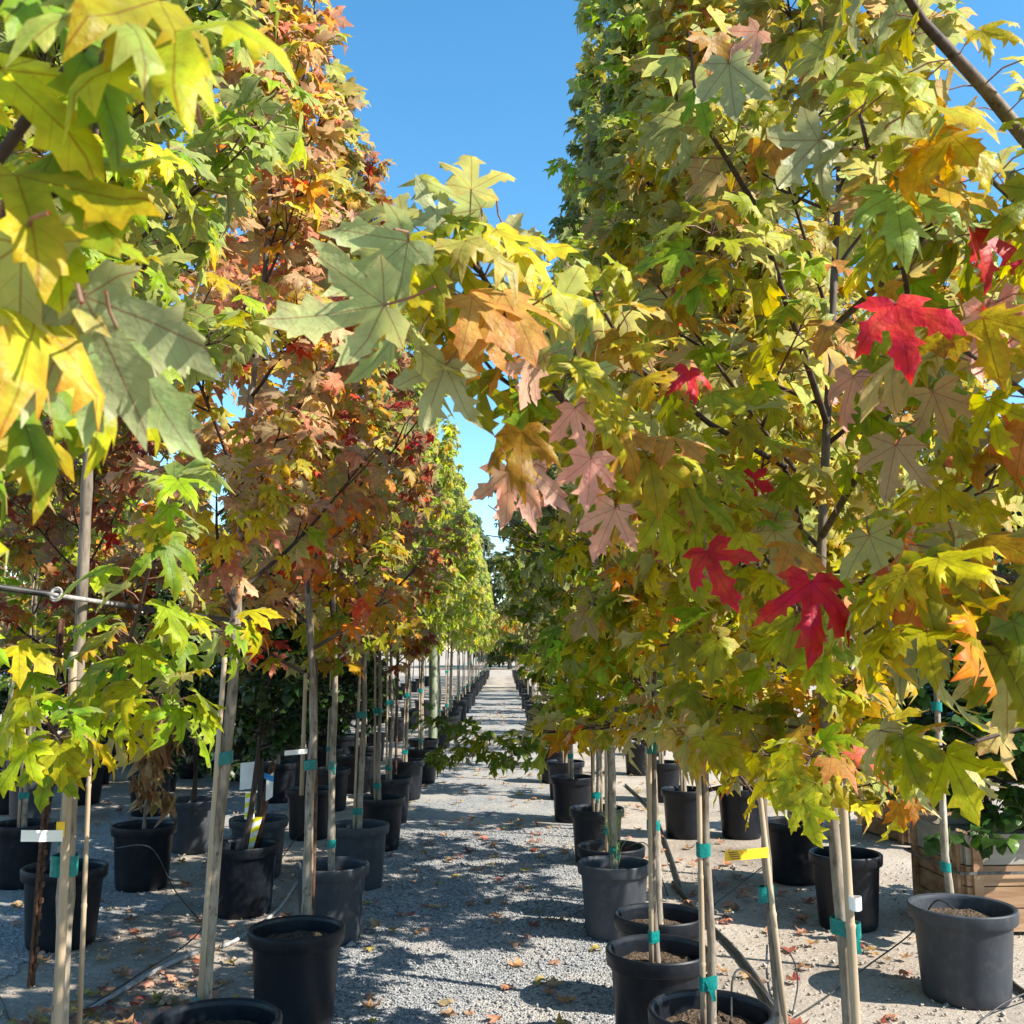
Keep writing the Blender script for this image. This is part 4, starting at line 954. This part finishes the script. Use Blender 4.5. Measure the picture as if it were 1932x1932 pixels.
low = dict(pts=[(.71, 8.0, 1.05), P(1080, 1395, 7.7), P(1000, 1400, 7.5), P(920, 1395, 7.3), P(860, 1370, 7.2), P(800, 1350, 7.1)], r=.008, start=.2, dens=1.6,
           twigs=[[P(960, 1398, 7.4), P(920, 1420, 7.3), P(870, 1430, 7.2), P(840, 1440, 7.1)], [P(900, 1390, 7.3), P(860, 1410, 7.2), P(825, 1425, 7.1)], [P(1010, 1400, 7.5), P(960, 1430, 7.3), P(940, 1440, 7.2)]])
for k, H, z0, R, pal, lb, plb, stk_, ties in rsp:
    x, y = R_[k]
    kw = {}
    if k == 5: kw['extra'] = [low]; kw['keep'] = lambda w: right_keep(w) | (w[:, 2] < 1.15)
    else: kw['keep'] = right_keep
    tree(x, y, H, z0, R, pal, lb, RROW if k > 5 else None, trunk_r=[.0165, .014, .018, .021, .018, .019, .018, .018, .018, .018, .018][k], stake=stk_, ties=ties, droop=.9 if k < 3 else .5, stake_top=1.7, **kw)
    make_pot(x, y, plb, RPOT, grey=(k in (3,)), mulch=(k == 4))
for y in np.arange(16.66, 62, 1.9):
    x = .72 + rnd.uniform(-.06, .06); y += rnd.uniform(-.15, .15)
    tree(x, y, rnd.uniform(5.0, 5.9), 1.3, .86, 'green' if y < 30 else 'olive', 'dark green maple far along the aisle row facing the green post', RROW, trunk_r=.018)
    make_pot(x, y, 'black pot far along the aisle row facing the green post', RPOT)
# --- outer right rows
ro = [(1.57, 9.09, 'lime', 5.2, 'lime-green maple in the short row behind the weedy pot', 'dark pot in the short row behind the weedy pot'),
      (2.05, 9.08, 'olive', 5.0, 'olive maple beside the lime-green one behind the weedy pot', 'dark pot beside the lime-green maple of the short row'),
      (2.03, 7.38, 'gold', 4.6, 'golden maple in the dark straight-sided pot', 'very dark straight-sided pot beyond the orange-yellow tag'),
      (2.01, 6.21, 'gold', 4.4, 'golden maple in the bluish pot before the crate planter', 'bluish pot with bright notches in its rim before the crate planter'),
      (1.7, 11.2, 'lime', 5.0, 'lime-green maple in the third tree line from the crate planter', 'dark pot in the third tree line from the crate planter'),
      (1.75, 13.5, 'lime', 4.8, 'tall lime-green maple behind the third tree line', 'dark pot behind the third tree line')]
for x, y, pal, H, lb, plb in ro:
    tree(x, y, H, 1.45, .72, pal, lb, trunk_r=.02, stake=1, ties=(.6, 1.2))
    make_pot(x, y, plb)
tre = [P(1795, 1720, 5.05), P(1790, 1660, 5.06), P(1783, 1620, 5.07), P(1778, 1500, 5.1), P(1771, 1400, 5.12), P(1767, 1310, 5.15), P(1760, 1000, 5.3), P(1758, 700, 5.5), P(1755, 400, 5.7)]
RE = tree(2.15, 4.99, 4.2, 1.75, .6, 'gold', 'golden maple with a bare pale crooked trunk in the big grey pot', trunk_pts=tre, trunk_r=.021, nobj=200, pale=PALE * 1.35)
for yy, xx in ((1635, 1785), (1333, 1768)):
    a = P(xx, yy, 5.07 if yy > 1500 else 5.14) - np.array([2.15, 4.99, 0]); add_tie(RE, a, a + np.array([-.008, 0, 0]), a[2], rad=(.0215, .0205), tail=False)
make_pot(2.15, 4.99, 'big weathered grey pot before the wooden crate planter', grey=True, wide=1.16)
for y in np.arange(15.5, 44, 3.3):
    for x in (2.3, 4.4):
        if x > 4 and y < 18: continue
        yy = y + rnd.uniform(-.6, .6)
        tree(x, yy, rnd.uniform(4.2, 5.2), 1.4, .95, rnd.choice(['lime', 'olive', 'green']), 'small distant maple in the lines behind the wooden crate planters', group='distant maples behind the crate planters', trunk_r=.02)
        make_pot(x, yy, 'small distant pot in the lines behind the wooden crate planters', 'distant pots behind the crate planters')
# ------------------------------------------------------------------ single leaves that stand out in colour
def hero_leaf(root, px, py, d, size, pal, roll=0.0, yaw=0.0, pitch=0.0, under=False, var=0):
    """blade hanging tip-down from its petiole; px, py is where the blade joins the petiole"""
    base = np.array([root.location[0], root.location[1], 0])
    tgt = P(px, py, d)
    view = tgt - np.array([0, 0, CAM_H]); view[2] = 0; view /= np.linalg.norm(view)
    lib = leaf_lib('maple', 0, pal); k, me = lib[var % len(lib)]
    Pm = LEAF[('maple', 0)][k][0]; o_ = Pm[0]; tipv = Pm[np.argmax(np.linalg.norm(Pm[:40] - o_, axis=1))] - o_; tipv = tipv / np.linalg.norm(tipv)
    # frame of the blade inside the mesh: tip direction and upper normal
    xv = np.array([1., 0, 0]); nv = np.cross(xv, tipv); nv /= np.linalg.norm(nv); xv = np.cross(tipv, nv)
    A = np.stack([xv, tipv, nv], 1)
    n_w = -view * (1 if not under else -1)
    n_w = np.array(Matrix.Rotation(yaw, 3, 'Z') @ Vector(n_w)); n_w[2] += pitch; n_w /= np.linalg.norm(n_w)
    t_w = np.array([0, 0, -1.]); t_w = t_w - n_w * (t_w @ n_w); t_w /= np.linalg.norm(t_w)
    t_w = np.array(Matrix.Rotation(roll, 3, Vector(n_w)) @ Vector(t_w)); x_w = np.cross(t_w, n_w)
    B = np.stack([x_w, t_w, n_w], 1); Rm = B @ A.T
    pos = tgt - base - Rm @ o_ * size
    mt = Matrix.Identity(4)
    for a in range(3):
        for b in range(3): mt[a][b] = Rm[a, b] * size
        mt[a][3] = pos[a]
    cr = next((c for c in root.children if c.name.startswith('crown')), root)
    o = bpy.data.objects.new('leaf', me); C.objects.link(o); o.parent = cr; o.matrix_basis = mt
    return o
for a in [(1690, 575, 1.24, .105, 'red', .1, .2, .1, False, 2), (1335, 1040, 1.62, .09, 'red', .45, -.3, 0, False, 4), (1530, 1098, 1.6, .12, 'red', -.1, .25, .1, False, 1),
          (1300, 700, 1.6, .06, 'red', .1, .5, 0, False, 3), (1410, 905, 2.0, .06, 'red', 1.2, .4, 0, False, 5), (1840, 440, 1.5, .10, 'red', .1, 1.0, 0, False, 6), (1880, 570, 1.5, .09, 'red', -.6, .8, 0, True, 7),
          (1000, 885, 1.40, .085, 'pink', -.1, .3, .0, True, 0), (960, 890, 1.38, .08, 'pink', .15, -.2, 0, True, 3), (1115, 865, 1.45, .078, 'pink', .1, .1, 0, True, 5), (1085, 770, 1.5, .07, 'pink', -.3, .6, 0, True, 6), (1000, 690, 1.5, .075, 'pink', .35, 1.0, 0, True, 8),
          (1285, 940, 1.9, .07, 'pink', .2, -.3, 0, False, 2), (1610, 710, 1.6, .08, 'pink', .15, .6, 0, True, 1), (1860, 590, 1.5, .09, 'pink', .1, .5, 0, True, 4), (1430, 60, 2.1, .08, 'pink', .2, .3, 0, True, 9),
          (985, 815, 1.36, .085, 'rust', .05, -.2, 0, False, 7), (1140, 800, 1.7, .07, 'rust', .15, .2, 0, False, 2), (1690, 840, 1.6, .1, 'rust', .2, .4, 0, True, 3), (1760, 740, 1.6, .09, 'rust', -.2, -.3, 0, True, 6),
          (1160, 960, 1.6, .08, 'pink', .4, .2, 0, True, 1), (1375, 120, 1.75, .105, 'silver', -.1, .1, 0, True, 0), (1690, 365, 1.4, .125, 'silver', .05, .1, .2, False, 5), (1545, 265, 1.45, .11, 'silver', .75, .7, 0, True, 3), (1700, 205, 1.42, .10, 'silver', -.2, .9, 0, True, 8), (1600, 160, 1.45, .10, 'lime', 1.1, .2, .3, False, 2), (1700, 140, 1.42, .1, 'lime', -.9, -.3, .2, False, 6),
          (725, 575, 1.16, .115, 'silver', 1.35, .1, .1, True, 4), (770, 455, 1.2, .105, 'silver', 1.0, -.1, .1, True, 1), (880, 455, 1.25, .10, 'silver', .3, .5, .6, False, 7), (815, 525, 1.36, .10, 'silver', .3, -.3, .2, True, 2), (835, 420, 1.42, .08, 'silver', 2.6, .3, 0, True, 6), (955, 440, 1.45, .09, 'lime', -.8, .2, 0, True, 5), (840, 690, 1.3, .10, 'silver', .3, .5, 0, True, 3), (740, 640, 1.4, .10, 'lime', 1.0, -.5, .2, True, 9), (990, 590, 1.5, .095, 'lime', -.3, -.3, 0, True, 0), (1120, 700, 1.7, .09, 'silver', -.1, .2, 0, True, 5), (1230, 790, 1.85, .09, 'silver', .3, -.5, 0, True, 9), (1100, 590, 1.72, .1, 'lime', .5, .2, .3, True, 4),
          (1900, 1245, 1.6, .13, 'gold', .1, 0, 0, True, 3), (1720, 1160, 1.6, .12, 'gold', .15, .2, 0, True, 7), (1460, 1000, 1.9, .11, 'gold', -.2, .2, 0, True, 8), (1800, 1050, 1.6, .12, 'gold', .3, -.2, 0, True, 5), (1640, 1010, 1.8, .11, 'gold', -.3, .1, 0, True, 2)]:
    hero_leaf(RN, *a)
NL = bpy.data.objects[[o.name for o in bpy.data.objects if o.get('label', '').startswith('large lime-green')][0]]
for a in [(215, 20, .70, .105, 'silver', .1, .2, .6, False, 1), (330, 60, .70, .12, 'lime', .25, -.3, .5, False, 3), (300, 0, .72, .11, 'lime', -.6, .2, .4, False, 5), (100, 290, .72, .11, 'lime', .5, -.2, .5, False, 8), (30, 330, .70, .12, 'lime', .1, .2, .5, False, 6), (40, 460, .68, .105, 'lime', -.2, .3, .4, True, 2),
          (160, 560, .72, .11, 'silver', -.4, -.1, .2, True, 0), (230, 640, .75, .09, 'lime', -.7, .2, .3, True, 4), (70, 590, .72, .11, 'lime', -.3, .3, .4, False, 7), (120, 430, .75, .1, 'lime', -.5, -.3, .3, False, 9), (0, 130, .72, .12, 'lime', .6, .1, .4, False, 2), (90, 20, .74, .12, 'lime', .2, .4, .4, False, 4), (0, 700, .8, .11, 'lime', .2, .2, .4, False, 1), (60, 820, .9, .11, 'lime', -.8, .1, .5, False, 5), (190, 700, .85, .1, 'lime', -.2, .5, .2, False, 3)]:
    hero_leaf(NL, *a)

# ------------------------------------------------------------------ wooden crate planters with evergreen shrubs
def crate(x, y, w, d, h, rz, label, redlow=True):
    root = thing('crate_planter', label, 'planter', (x, y, 0), rz)
    t = .022; rr = np.random.default_rng(int(x * 100))
    for side in range(4):
        ang = side * math.pi / 2; ln = w if side % 2 == 0 else d; off = (d if side % 2 == 0 else w) / 2
        Mr = Matrix.Rotation(ang, 3, 'Z'); k = 4; z = 0.02
        hs = [.13, .12, .115, h - .385]
        for i in range(k):
            hh = hs[i]; mb = MB()
            cpos = Mr @ Vector((0, -off + rr.uniform(-.002, .002), z + hh / 2)); mb.box(tuple(cpos), (ln - (.002 if side % 2 == 0 else 2 * t + .004), t, hh - .008), Mr)
            mb.build('board', M['wood_grey'] if i == k - 1 else M['wood_red'], root, smooth=False); z += hh
    for sx in (-1, 1):
        for sy in (-1, 1):
            mb = MB(); mb.box((sx * (w / 2 - .06), sy * (d / 2 + t / 2 + .011), h * .46), (.055, .02, h * .9)); mb.build('cleat', M['wood_red'], root, smooth=False)
            mb = MB(); mb.box((sx * (w / 2 + t / 2 + .011), sy * (d / 2 - .06), h * .46), (.02, .055, h * .9)); mb.build('cleat', M['wood_red'], root, smooth=False)
    mb = MB(); e = .024
    for sy in (-1, 1): mb.box((0, sy * (d / 2 + e + .01), h * .62), (w + .1, .003, .016))
    for sx in (-1, 1): mb.box((sx * (w / 2 + e + .025), 0, h * .62), (.003, d + .07, .016))
    mb.build('strap', M['strap'], root, smooth=False)
    mb = MB(); n = 10; v = []; 
    for j in range(n + 1):
        for i in range(n + 1): v.append(((i / n - .5) * (w - .05), (j / n - .5) * (d - .05), h - .05 + rr.normal(0, .008)))
    mb.add(v, [(j * (n + 1) + i, j * (n + 1) + i + 1, (j + 1) * (n + 1) + i + 1, (j + 1) * (n + 1) + i) for j in range(n) for i in range(n)])
    mb.build('soil', M['bark_mulch'], root)
    return root
cp = ground_pt(1815, 1768)
crate(cp[0] + .36, cp[1] + .36, .66, .66, .56, 0.05, 'wooden crate planter with grey top board and steel strap holding an evergreen')
def shrub(x, y, H, z0, R, label, seed, **kw):
    return make_tree((x, y), H, z0, R, 'shrub', kind='oval', size=.10, nbr=40, step=.036, lod=1, nobj=300, seed=500 + seed, label=label, cat='shrub', name='evergreen_shrub', twigs=6, trunk_r=.026, soil=.5, pale=np.array([.22, .17, .12]), up0=0, prof0=.9, droop=.8, **kw)
shrub(cp[0] + .36, cp[1] + .36, 1.75, .72, .62, 'dense glossy evergreen shrub growing in the crate planter with the steel strap', 1)
c2 = ground_pt(1700, 1600)
crate(c2[0] + .35, c2[1] + .5, .66, .66, .52, 0.22, 'shaded wooden crate planter standing farther back behind the strapped one')
shrub(c2[0] + .35, c2[1] + .5, 1.5, .6, .6, 'drooping evergreen shrub in the farther shaded crate planter', 2)
c3 = ground_pt(1900, 1480)
crate(c3[0] + .4, c3[1] + .5, .66, .66, .52, 0.1, 'distant crate planter behind the other two')
shrub(c3[0] + .4, c3[1] + .5, 1.6, .65, .6, 'upright evergreen shrub in the distant crate planter', 3)

# ------------------------------------------------------------------ posts, cable, pipes, hoses
g = ground_pt(58, 1862)
tp = thing('metal_post', 'rusty notched steel fence post leaning beside the white-tagged maple', 'post', (g[0], g[1], 0))
top = P(98, 1380, 5.05) - np.array([g[0], g[1], 0]); top = top * (1.75 / top[2]); dirv = top / np.linalg.norm(top)
q = Vector((0, 0, 1)).rotation_difference(Vector(dirv)).to_matrix(); Lp = np.linalg.norm(top)
mb = MB(); mb.box(dirv * (Lp / 2 - .1), (.036, .005, Lp + .2), q); mb.build('flange', M['rust'], tp, smooth=False)
mb = MB(); mb.box(dirv * (Lp / 2 - .1) + np.array([.004, -.016, 0]), (.006, .028, Lp + .2), q); mb.build('web', M['rust'], tp, smooth=False)
for i in range(22):
    mb = MB(); mb.box(dirv * (.1 + i * .075) + np.array([.022, -.012, 0]), (.014, .016, .024), q); mb.build('stud', M['rust'], tp, smooth=False)
rod = thing('steel_rod', 'thin brown steel rod standing behind the pot of the orange and red maple', 'rod', (-.955, 5.33, 0))
mb = MB(); mb.tube([(0, 0, -.1), (0.005, 0, .8), (-.012, 0, 1.55)], .012, 8); mb.build('shaft', M['rust'], rod)
for i in range(12):
    mb = MB(); mb.box((-.013, -.004, .3 + i * .09), (.008, .01, .014)); mb.build('stud', M['rust'], rod, smooth=False)
for (x, y, h_, lb) in ((-1.72, 9.3, 1.5, 'rusty steel rod beside the olive maple of the inner row'), (.76, 9.0, 1.6, 'dark steel rod standing next beyond the low crossing branch'), (-1.12, 10.9, 1.6, 'brown steel rod among the slim trunks short of the green post')):
    o = MB(); o.tube([(x, y, -.1), (x + .01, y, h_)], .014, 8); tag(o.build('steel_rod', M['rust']), lb, 'rod')
gp = thing('wooden_post', 'thick green treated round post standing among the slim trunks', 'post', (-1.03, 15.3, 0))
mb = MB(); rr = np.random.default_rng(4); zs = np.linspace(-.05, 2.6, 16); mb.tube([(rr.normal(0, .003), rr.normal(0, .003), z) for z in zs], [.068 + rr.normal(0, .0015) for z in zs], 18); mb.build('shaft', M['post'], gp)
# ribbed cable tied between the pale trunk and the next tree
cb = thing('support_cable', 'black ribbed support cable running past the pale trunk', 'cable')
a0, a1, a2, a3 = P(-160, 1082, 2.1), P(0, 1108, 2.2), P(140, 1128, 2.32), P(345, 1160, 2.75)
def ribbed(pts, r, name, parent, n):
    mb = MB(); pts = np.array(pts); seg = np.linalg.norm(np.diff(pts, axis=0), axis=1); cum = np.concatenate([[0], np.cumsum(seg)])
    d = np.linspace(0, cum[-1], n * 2); pp = np.stack([np.interp(d, cum, pts[:, i]) for i in range(3)], 1)
    mb.tube(list(pp), [r * (1.0 if k % 2 else .72) for k in range(n * 2)], 8); return mb.build(name, M['hose'], parent)
ribbed([a0, a1, a1 * .35 + a2 * .65], .0085, 'sleeve', cb, 60)
mb = MB(); a2f = a2 + np.array([0, -.035, 0]); sv_ = a2 * .6 + a3 * .4
mb.tube([a1 * .4 + a2 * .6, a2f, a2 * .85 + a3 * .15 + np.array([0, -.02, 0]), sv_], .0055, 7); mb.build('rope', M['rope'], cb)
ribbed([a2 * .75 + a3 * .25, a3, P(440, 1170, 3.72)], .0085, 'sleeve', cb, 70)
mb = MB()
kn = a1 * .2 + a2 * .8
for k in range(2): mb.tube([kn + np.array([.012 * math.cos(t), .012 * math.sin(t) * .4 - .02, .013 * math.sin(t) + .004 * k]) for t in np.linspace(0, 6.3, 14)], .003, 5)
mb.build('knot', M['rope'], cb)
def smooth_path(pts, n=40):
    pts = np.array(pts, float); t = np.linspace(0, len(pts) - 1, n); out = []
    for u in t:
        i = min(int(u), len(pts) - 2); f = u - i
        p0, p1, p2, p3 = pts[max(i - 1, 0)], pts[i], pts[i + 1], pts[min(i + 2, len(pts) - 1)]
        out.append(.5 * ((2 * p1) + (-p0 + p2) * f + (2 * p0 - 5 * p1 + 4 * p2 - p3) * f * f + (-p0 + 3 * p1 - 3 * p2 + p3) * f ** 3))
    return out
def hose(name, pix, r, mat, label, cat='hose', group=None, zs=None, n=40):
    pts = []
    for k, (x, y) in enumerate(pix):
        z = r + .003 if zs is None else max(zs[k], r + .003); g_ = ground_pt(x, y, z); pts.append(g_)
    mb = MB(); mb.tube(smooth_path(pts, n), r, 8); o = mb.build(name, M[mat]); return tag(o, label, cat, group)
hose('irrigation_pipe', [(170, 1905), (235, 1866), (300, 1828), (372, 1795)], .0125, 'pvc', 'long grey irrigation pipe lying among fallen leaves', 'pipe')
hose('irrigation_pipe', [(420, 1785), (455, 1768), (520, 1720), (560, 1665)], .011, 'pvc', 'short grey irrigation pipe leading to the mulched pot', 'pipe')
hose('irrigation_hose', [(1270, 1665), (1330, 1735), (1385, 1790), (1430, 1850), (1470, 1932), (1500, 2040)], .014, 'hose', 'black irrigation hose curving past the bamboo-bound maple')
hose('irrigation_hose', [(1180, 1480), (1230, 1530), (1260, 1600), (1290, 1690)], .012, 'hose', 'black irrigation hose behind the weedy grey pot')
hose('irrigation_hose', [(1905, 1850), (1932, 1872), (2000, 1910)], .014, 'hose', 'black irrigation hose at the foot of the crate planter')
# thin drip lines
DL = [([(160, 1905), (260, 1840), (365, 1770), (420, 1690)], [.0, .06, .12, .3], 'thin drip line rising to the two-tie maple'), ([(1330, 1720), (1420, 1650), (1500, 1590)], [.0, .08, .2], 'thin drip line rising behind the orange-yellow tag'),
      ([(1380, 1930), (1382, 1850), (1400, 1830), (1440, 1870), (1500, 1960)], [.36, .42, .36, .15, .0], 'thin drip line looping out of the bamboo-bound maple pot'), ([(1490, 1925), (1560, 1880), (1640, 1820), (1720, 1760), (1765, 1700), (1800, 1715)], [.0, .02, .05, .2, .41, .42], 'thin drip line climbing into the big grey pot'),
      ([(1450, 1780), (1490, 1800), (1505, 1850), (1495, 1915)], [.0, .1, .1, .0], 'thin drip line arching beside the yellow-tagged maple'), ([(0, 1880), (20, 1932), (60, 2040)], [0, 0, 0], 'thin drip line on the ground before the rusty notched post'),
      ([(430, 1710), (500, 1660), (560, 1580), (590, 1560)], [.0, .1, .3, .41], 'thin drip line climbing into the mulched pot'), ([(220, 1600), (285, 1600), (330, 1680), (380, 1740)], [.36, .42, .2, .0], 'thin drip line draped over the wilted sapling pot'),
      ([(1845, 1930), (1900, 1890), (1990, 1850)], [0, .06, .1], 'thin drip line beside the big grey pot'), ([(1180, 1600), (1215, 1590), (1235, 1620), (1260, 1690)], [.40, .43, .2, 0], 'thin drip line arching out of the weedy grey pot')]
for pix, zs, lb in DL: hose('drip_line', pix, .0038, 'hose', lb, 'hose', 'drip lines', zs, 30)
# weeds round the trunk of the grey pot
wd = thing('weed', 'thin pale green weeds growing round the trunk in the upright grey pot', 'weed', (.63, 6.03, .345))
rr = np.random.default_rng(9)
M['weed'] = noisy('weed_stem', (.2, .3, .06), (.35, .42, .14), scale=20, rough=.6)
for i in range(26):
    an = rr.uniform(0, 6.28); z0_ = rr.uniform(0, .25); p0 = np.array([.025 * math.cos(an), .025 * math.sin(an), z0_]); mb = MB()
    mb.tube([p0, p0 + [.02 * math.cos(an), .02 * math.sin(an), .1], p0 + [.07 * math.cos(an), .07 * math.sin(an), .13 + rr.uniform(-.05, .04)]], [.0018, .0015, .0006], 4); mb.build('blade', M['weed'], wd)

# ------------------------------------------------------------------ fallen leaves
LEAF[('flat', 0)] = []
for k in range(10):
    Pm, Tm, UVm, em, pm = LEAF[('maple', 1)][k]
    V, T, UV = flat_leaf(1, rng); x, y, e = V.T
    cc = rng.uniform(-.9, 1.1, 2); z = .12 + cc[0] * x * x + cc[1] * (y - .3) ** 2 + .11 * np.sin(6 * x + k) * np.sin(5 * y + k)
    z -= z.min() - .012
    LEAF[('flat', 0)].append((np.stack([x, y - .3, z], 1).astype(np.float32), T.astype(np.int32), UV.astype(np.float32), e.astype(np.float32), np.zeros(len(x), bool)))
lib = leaf_lib('flat', 0, 'fall')
fl = []
spots = [(-.15, .42, 3.2, 10, 105, 'path'), (-1.35, .3, 3.2, 6.5, 90, 'pots'), (1.4, .5, 3.2, 8, 55, 'crate'), (-2.9, .5, 4, 9, 40, 'post')]
lbs = {'path': 'dry fallen maple leaf lying on the gravel aisle', 'pots': 'dry fallen maple leaf lying on the dirt beside the grey pipe', 'crate': 'dry fallen maple leaf lying on the dirt towards the crate planter', 'post': 'dry fallen maple leaf lying on the ground behind the rusty notched post'}
rr = np.random.default_rng(21)
potxy = np.array([(o.location[0], o.location[1]) for o in C.objects if o.get('category') == 'pot'])
for cx, sx, y0, y1, n, key in spots:
    for i in range(n):
        for _ in range(20):
            x = rr.normal(cx, sx); y = y0 + (y1 - y0) * rr.random() ** 1.3
            if np.min(np.hypot(potxy[:, 0] - x, potxy[:, 1] - y)) > .24: break
        else: continue
        o = link('fallen_leaf', lib[rr.integers(0, len(lib))][1]); s = rr.uniform(.045, .085)
        o.location = (x, y, .006); o.rotation_euler = (rr.normal(0, .06), rr.normal(0, .06), rr.uniform(0, 6.28)); o.scale = (s, s, s)
        tag(o, lbs[key], 'leaf', 'fallen leaves: ' + key)
# the piles and the far scatter nobody could count
n = 900; px_ = np.concatenate([rr.normal(-.15, .5, 300), rr.normal(-1.6, .28, 220), rr.normal(-2.6, .9, 220), rr.normal(1.5, .6, 160)])
py_ = np.concatenate([rr.uniform(8, 32, 300), rr.normal(4.5, .38, 220), rr.uniform(5, 15, 220), rr.uniform(5, 14, 160)])
far_ok = np.min(np.hypot(px_[:, None] - potxy[None, :, 0], py_[:, None] - potxy[None, :, 1]), axis=1) > .23
px_, py_ = px_[far_ok], py_[far_ok]; n = len(px_)
an = rr.uniform(0, 6.28, n); Rz = np.zeros((n, 3, 3)); Rz[:, 0, 0] = np.cos(an); Rz[:, 0, 1] = -np.sin(an); Rz[:, 1, 0] = np.sin(an); Rz[:, 1, 1] = np.cos(an); Rz[:, 2, 2] = 1
lm = leaves_mesh('flat', 0, np.stack([px_, py_, rr.uniform(.006, .02, n)], 1), Rz, rr.uniform(.04, .08, n), 'fall', rr, M['dry'])
o = link('leaf_litter', lm); o['kind'] = 'stuff'; tag(o, 'scatter of dry brown and pink leaf litter over the ground', 'leaf litter')

# ------------------------------------------------------------------ tall trees closing the view
for i, (x, y, H, R) in enumerate([(-3, 92, 13, 5), (4, 96, 11, 5), (-11, 88, 14, 6), (12, 90, 12, 6), (-20, 86, 13, 6), (22, 84, 12, 6), (-30, 75, 13, 6), (32, 78, 12, 6), (0.5, 84, 4.5, 3), (42, 60, 11, 6), (-42, 62, 13, 6), (26, 52, 9, 5)]):
    make_tree((x, y), H, 1.2 if H > 5 else .3, R, 'far', size=.7, nbr=36, step=.42, lod=2, seed=800 + i, trunk_r=.2, soil=0, twigs=5, split_branches=False, up0=10,
              label='tall dark tree closing the far end of the aisle' if H > 5 else 'low dark bush at the far end of the aisle', name='background_tree' if H > 5 else 'background_bush', cat='tree' if H > 5 else 'bush', group='dark trees beyond the nursery' if H > 5 else None)
print('LEAVES', STATS, 'tris', sum(len(m.polygons) for m in bpy.data.meshes), 'objs', len(bpy.data.objects))
for o in bpy.data.objects:
    if '_at' in o: del o['_at']
